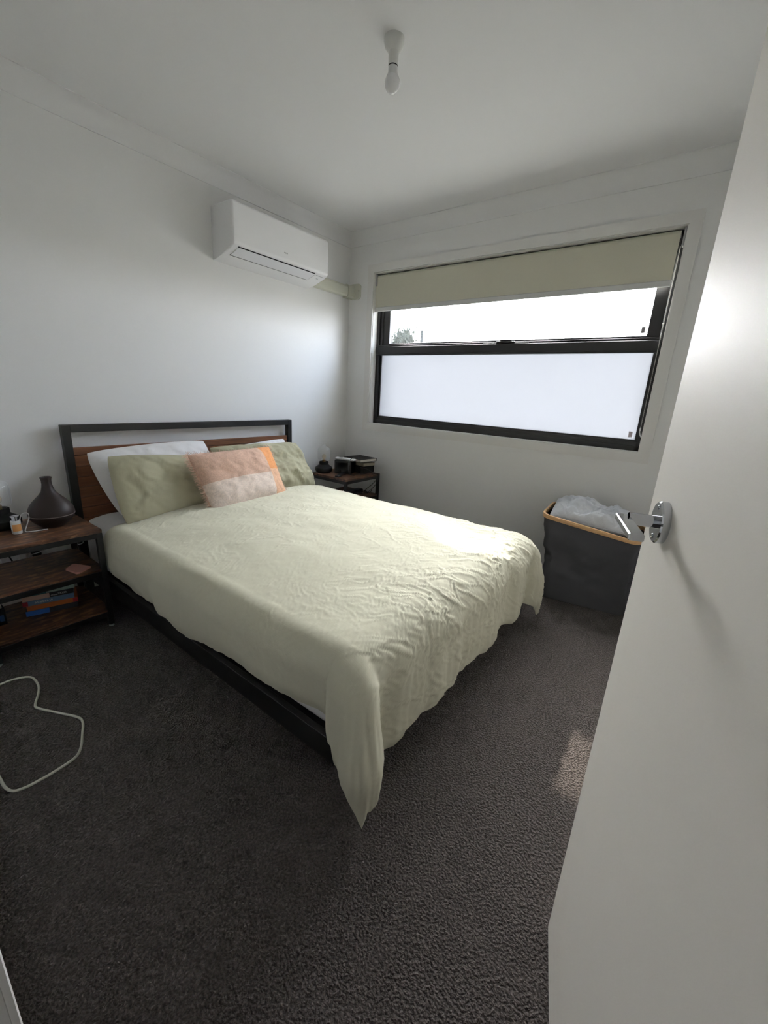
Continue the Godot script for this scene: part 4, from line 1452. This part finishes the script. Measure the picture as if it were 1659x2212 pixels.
# ------------------------------------------------------------------ air conditioner
func air_conditioner() -> void:
	var x0 := -1.338
	var x1 := -0.508
	var at := Vector3((x0 + x1) / 2, 2.015, 0.0)
	var o := thing("air_conditioner", at, "white split system air conditioner high on the wall above the bed", "air conditioner")
	var w := x1 - x0
	# side profile in (z, y) from the back top round the front to the back bottom
	var pr := PackedVector2Array([Vector2(0.001, 0.312), Vector2(0.205, 0.312)])
	for k in 6:
		var a := PI / 2 * (1.0 - k / 5.0)
		pr.append(Vector2(0.213 + cos(a) * 0.02, 0.291 + sin(a) * 0.02))
	pr.append(Vector2(0.235, 0.20))
	pr.append(Vector2(0.235, 0.095))
	for k in 6:
		var a := -PI / 3.2 * (k / 5.0)
		pr.append(Vector2(0.209 + cos(a) * 0.026, 0.088 + sin(a) * 0.026))
	for k in range(1, 8):
		var f := k / 8.0
		pr.append(Vector2(lerpf(0.222, 0.02, f), 0.066 - 0.062 * pow(f, 0.75)))
	pr.append(Vector2(0.001, 0.002))
	var g := Geo.new()
	var rows := []
	# rounded ends: inset the outline a little at both ends
	var ends := [[0.0, 0.012], [0.003, 0.005], [0.010, 0.0], [w - 0.010, 0.0], [w - 0.003, 0.005], [w, 0.012]]
	for e in ends:
		var row := PackedVector3Array()
		for p in pr:
			var q := Vector2(maxf(p.x - e[1] * (1.0 if p.x > 0.1 else 0.0), 0.001), clampf(p.y, 0.002 + e[1] * 0.3, 0.312 - e[1] * 0.6))
			row.append(Vector3(-w / 2 + e[0], q.y, q.x))
		rows.append(row)
	g.surf(rows)
	for e in [0, ends.size() - 1]:
		var poly := PackedVector2Array()
		for p in rows[e]:
			poly.append(Vector2(p.z, p.y))
		var tr := Geometry2D.triangulate_polygon(poly)
		for k in range(0, tr.size(), 3):
			var a: Vector3 = rows[e][tr[k]]
			var b: Vector3 = rows[e][tr[k + 1]]
			var c: Vector3 = rows[e][tr[k + 2]]
			var want := -1.0 if e == 0 else 1.0
			if (b - a).cross(c - a).x * want > 0.0:
				g.tri(a, b, c)
			else:
				g.tri(a, c, b)
	obj("casing", g, M.white_plastic, o)
	# louvre on the sloping underside
	var zf := 0.216
	var zb := 0.128
	var yof := func(z: float) -> float:
		var f := clampf((0.222 - z) / 0.202, 0.0, 1.0)
		return 0.066 - 0.062 * pow(f, 0.75)
	var xa := -w / 2 + 0.045
	var xb := w / 2 - 0.125
	g = Geo.new()
	var top := PackedVector3Array()
	var rws := []
	for k in 9:
		var z := lerpf(zf, zb, k / 8.0)
		rws.append(PackedVector3Array([Vector3(xa, yof.call(z) - 0.0035, z), Vector3(xb, yof.call(z) - 0.0035, z)]))
	g.surf(rws, [], true)
	obj("louvre", g, mat(Color(0.93, 0.93, 0.94), 0.3), o)
	for z in [zf + 0.001, zb - 0.002]:
		g = Geo.new()
		g.box(Vector3((xa + xb) / 2, yof.call(z) - 0.0008, z), Vector3(xb - xa, 0.0055, 0.0055), 0.0)
		obj("air_slot", g, M.dark_gap, o)
	g = Geo.new()
	for z in [xb]:
		for k in 8:
			var a := lerpf(zf, zb, k / 8.0)
			var b := lerpf(zf, zb, (k + 1) / 8.0)
			g.box(Vector3(xb + 0.002, (yof.call(a) + yof.call(b)) / 2 - 0.001, (a + b) / 2), Vector3(0.0022, 0.004, 0.013), 0.0)
	obj("louvre_edge", g, M.grey_plastic, o)
	# indicator marks and logo
	var im := mat(Color(0.66, 0.66, 0.67), 0.5)
	for k in 7:
		var z := 0.205
		g = Geo.new()
		g.box(Vector3(xb + 0.025 + k * 0.011, yof.call(z) - 0.0006, z), Vector3(0.0045, 0.0014, 0.010), 0.0)
		obj("indicator", g, im, o)
	g = Geo.new()
	g.box(Vector3(xb + 0.062, yof.call(0.172) - 0.0006, 0.172), Vector3(0.018, 0.0014, 0.008), 0.0)
	obj("sensor_window", g, im, o)
	var tm := TextMesh.new()
	tm.text = "FUJITSU"
	var sf := SystemFont.new()
	sf.font_names = PackedStringArray(["Droid Serif"])
	tm.font = sf
	tm.font_size = 20
	tm.pixel_size = 0.00042
	tm.depth = 0.0006
	var ti := obj("emblem", tm, mat(Color(0.22, 0.22, 0.23), 0.4), o)
	ti.position = Vector3(-0.925 - at.x, 2.134 - at.y, 0.2353)
	# ---- pipe duct
	var du := thing("pipe_duct", Vector3(-0.3, 2.03, 0), "cream plastic pipe duct from the air conditioner into the window wall", "duct")
	g = Geo.new()
	var sec := PackedVector2Array([Vector2(0.001, 0.012), Vector2(0.05, 0.012), Vector2(0.06, 0.022), Vector2(0.062, 0.036), Vector2(0.062, 0.082), Vector2(0.056, 0.095), Vector2(0.045, 0.10), Vector2(0.001, 0.10)])
	# section is (z, y), pushed along +x
	var xf := Transform3D(Basis(Vector3(0, 0, 1), Vector3(0, 1, 0), Vector3(-1, 0, 0)), Vector3(0.215, 0, 0))
	g.prism(sec, 0.44, xf)
	obj("channel", g, M.cream_plastic, du)
	g = Geo.new()
	var sec2 := PackedVector2Array([Vector2(0.001, 0.004), Vector2(0.056, 0.004), Vector2(0.068, 0.016), Vector2(0.070, 0.036), Vector2(0.070, 0.084), Vector2(0.062, 0.102), Vector2(0.045, 0.108), Vector2(0.001, 0.108)])
	g.prism(sec2, 0.082, Transform3D(xf.basis, Vector3(0.292, 0, 0)))
	obj("elbow", g, M.cream_plastic, du)
	g = Geo.new()
	g.prism(rounded(0.135, 0.125, 0.03), 0.010, Transform3D(Basis(Vector3(0, 0, 1), Vector3(0, 1, 0), Vector3(-1, 0, 0)), Vector3(0.299, 0.058, 0.071)))
	obj("flange", g, M.cream_plastic, du)
	g = Geo.new()
	g.lathe([Vector2(0.0045, 0), Vector2(0.0045, 0.002), Vector2(0.0001, 0.002)], Transform3D(Basis(Vector3(0, 0, 1), Vector3(-1, 0, 0), Vector3(0, -1, 0)), Vector3(0.289, 0.062, 0.119)), 12)
	obj("screw", g, M.dark_gap, du)

# ------------------------------------------------------------------ bare bulb
func ceiling_light() -> void:
	var o := thing("ceiling_light", Vector3(-1.503, CH, 1.552), "bare white bulb in a batten holder on the ceiling", "ceiling light")
	var g := Geo.new()
	var up := Transform3D(Basis(Vector3(1, 0, 0), Vector3(0, -1, 0), Vector3(0, 0, -1)), Vector3.ZERO)
	g.lathe([Vector2(0.039, 0), Vector2(0.0385, 0.012), Vector2(0.035, 0.026), Vector2(0.026, 0.037), Vector2(0.0205, 0.042)], up, 40, false)
	obj("rose", g, mat(Color(0.86, 0.86, 0.84), 0.4), o)
	g = Geo.new()
	g.lathe([Vector2(0.0205, 0.040), Vector2(0.0195, 0.048), Vector2(0.0185, 0.083), Vector2(0.0165, 0.083)], up, 32)
	obj("lamp_holder", g, mat(Color(0.86, 0.86, 0.84), 0.4), o)
	g = Geo.new()
	g.lathe([Vector2(0.0178, 0.082), Vector2(0.0178, 0.0865), Vector2(0.0001, 0.087)], up, 32)
	obj("bayonet_gap", g, M.dark_gap, o)
	g = Geo.new()
	g.lathe([Vector2(0.0165, 0.086), Vector2(0.0180, 0.087), Vector2(0.0185, 0.102), Vector2(0.0215, 0.112), Vector2(0.0240, 0.118)], up, 32, false)
	obj("bulb_neck", g, mat(Color(0.86, 0.86, 0.85), 0.45), o)
	g = Geo.new()
	var pr := [Vector2(0.0238, 0.117)]
	for k in 12:
		var a := -0.55 + (PI / 2 + 0.55) * k / 11.0
		pr.append(Vector2(maxf(cos(a) * 0.0295, 0.0001), 0.136 + sin(a) * 0.029 + 0.004 * maxf(sin(a), 0.0)))
	g.lathe(pr, up, 36, false)
	obj("bulb", g, mat(Color(0.93, 0.93, 0.93), 0.13), o)

# ------------------------------------------------------------------ laundry hamper
func hamper() -> void:
	var at := Vector3(-0.25, 0, 2.37)
	var o := thing("laundry_hamper", at, "dark grey canvas laundry hamper with a bamboo rim under the window", "hamper")
	var rim := [Vector3(-0.425, 0.545, 2.085), Vector3(-0.425, 0.492, 2.64), Vector3(-0.075, 0.505, 2.65), Vector3(-0.075, 0.558, 2.06)]
	var base := [Vector3(-0.44, 0.004, 2.165), Vector3(-0.365, 0.004, 2.64), Vector3(-0.06, 0.004, 2.64), Vector3(-0.06, 0.004, 2.12)]
	var nz := noise(88, 1.0, 3)
	var ring := func(c: Array, rad: float, seg: int) -> PackedVector3Array:
		var out := PackedVector3Array()
		for k in 4:
			var p: Vector3 = c[k]
			var a: Vector3 = c[(k + 3) % 4]
			var b: Vector3 = c[(k + 1) % 4]
			var pa := p + (a - p).normalized() * rad
			var pb := p + (b - p).normalized() * rad
			for i in seg + 1:
				var t := float(i) / seg
				out.append(pa.lerp(p, t).lerp(p.lerp(pb, t), t))
			var nx: Vector3 = b + (p - b).normalized() * rad
			for i in range(1, 14):
				out.append(pb.lerp(nx, i / 14.0))
		out.append(out[0])
		return out
	var top: PackedVector3Array = ring.call(rim, 0.07, 6)
	var bot: PackedVector3Array = ring.call(base, 0.04, 6)
	var m := top.size()
	var ctr := Vector3(-0.25, 0, 2.36)
	for inner in [false, true]:
		var g := Geo.new()
		var rows := []
		for j in 31:
			var f := j / 30.0
			var row := PackedVector3Array()
			for i in m:
				var p := bot[i].lerp(top[i], f)
				var dir := Vector3(p.x - ctr.x, 0, p.z - ctr.z).normalized()
				var ii := i % (m - 1)
				var q := ii / float(m - 1) * 9.0
				var wv := nz.get_noise_3d(cos(TAU * ii / (m - 1)) * 1.6 + f * 1.4, f * 3.2, sin(TAU * ii / (m - 1)) * 1.6)
				var sag := 0.012 * sin(PI * f)
				p += dir * ((wv * 0.034 - sag) * sin(PI * clampf(f * 1.02, 0.0, 1.0)) - (0.004 if inner else 0.0))
				p.y = maxf(p.y, 0.003)
				row.append(p - at)
			rows.append(row)
		var uvs := []
		for j in 31:
			var ur := PackedVector2Array()
			for i in m:
				ur.append(Vector2(i / float(m) * 1.8, j / 30.0 * 0.55))
			uvs.append(ur)
		g.surf(rows, uvs, inner)
		if inner:
			var fl := PackedVector2Array()
			for i in m - 1:
				fl.append(Vector2(bot[i].x, bot[i].z))
			var tr := Geometry2D.triangulate_polygon(fl)
			for k in range(0, tr.size(), 3):
				var a: Vector3 = bot[tr[k]] - at + Vector3(0, 0.004, 0)
				var b: Vector3 = bot[tr[k + 1]] - at + Vector3(0, 0.004, 0)
				var c: Vector3 = bot[tr[k + 2]] - at + Vector3(0, 0.004, 0)
				if (b - a).cross(c - a).y > 0.0:
					g.tri(a, b, c)
				else:
					g.tri(a, c, b)
		obj("liner" if inner else "canvas_bag", g, M.liner if inner else M.canvas, o)
	# bamboo rim: a flat band swept round the top
	var g := Geo.new()
	var rows := []
	for i in m:
		var p := top[i]
		var dir := Vector3(p.x - ctr.x, 0, p.z - ctr.z).normalized()
		var row := PackedVector3Array()
		for c in [[0.006, -0.014], [0.006, 0.009], [0.004, 0.0115], [-0.007, 0.0115], [-0.009, 0.009], [-0.009, -0.014], [0.006, -0.014]]:
			row.append(p + dir * c[0] + Vector3.UP * c[1] - at)
		rows.append(row)
	g.surf(rows, [], true)
	obj("bamboo_rim", g, M.bamboo, o)
	# stuffed grey pillow lying in the top
	var pl := obj("pillow", pillow_geo(Vector3(-0.375, 0.535, 2.115), Vector3(-0.385, 0.515, 2.585), Vector3(-0.10, 0.60, 2.085), Vector3(-0.11, 0.555, 2.60), 0.155, 201, 0.023, 0.02, 72), M.grey_cloth)
	tag(pl, "crumpled light grey pillow stuffed into the top of the laundry hamper", "pillow")

func floor_cable() -> void:
	var g := Geo.new()
	var pts := [Vector3(-2.99, 0.005, 0.69), Vector3(-2.92, 0.005, 0.705), Vector3(-2.852, 0.005, 0.703), Vector3(-2.808, 0.005, 0.705), Vector3(-2.765, 0.005, 0.732), Vector3(-2.754, 0.005, 0.776), Vector3(-2.758, 0.005, 0.837), Vector3(-2.775, 0.005, 0.892), Vector3(-2.795, 0.005, 0.939), Vector3(-2.796, 0.005, 0.971), Vector3(-2.76, 0.005, 1.047), Vector3(-2.719, 0.005, 1.131), Vector3(-2.714, 0.005, 1.176), Vector3(-2.735, 0.005, 1.238), Vector3(-2.760, 0.005, 1.300), Vector3(-2.787, 0.005, 1.332), Vector3(-2.844, 0.005, 1.344), Vector3(-2.904, 0.005, 1.345), Vector3(-2.936, 0.005, 1.338), Vector3(-2.952, 0.005, 1.322), Vector3(-2.960, 0.005, 1.290), Vector3(-2.962, 0.005, 1.234), Vector3(-2.97, 0.005, 1.12), Vector3(-3.0, 0.005, 1.0)]
	g.tube(spline(pts, 6), 0.0042, 10)
	tag(obj("charging_cable", g, mat(Color(0.84, 0.84, 0.78), 0.5)), "long white charging cable snaking over the dark carpet at the left edge", "cable")
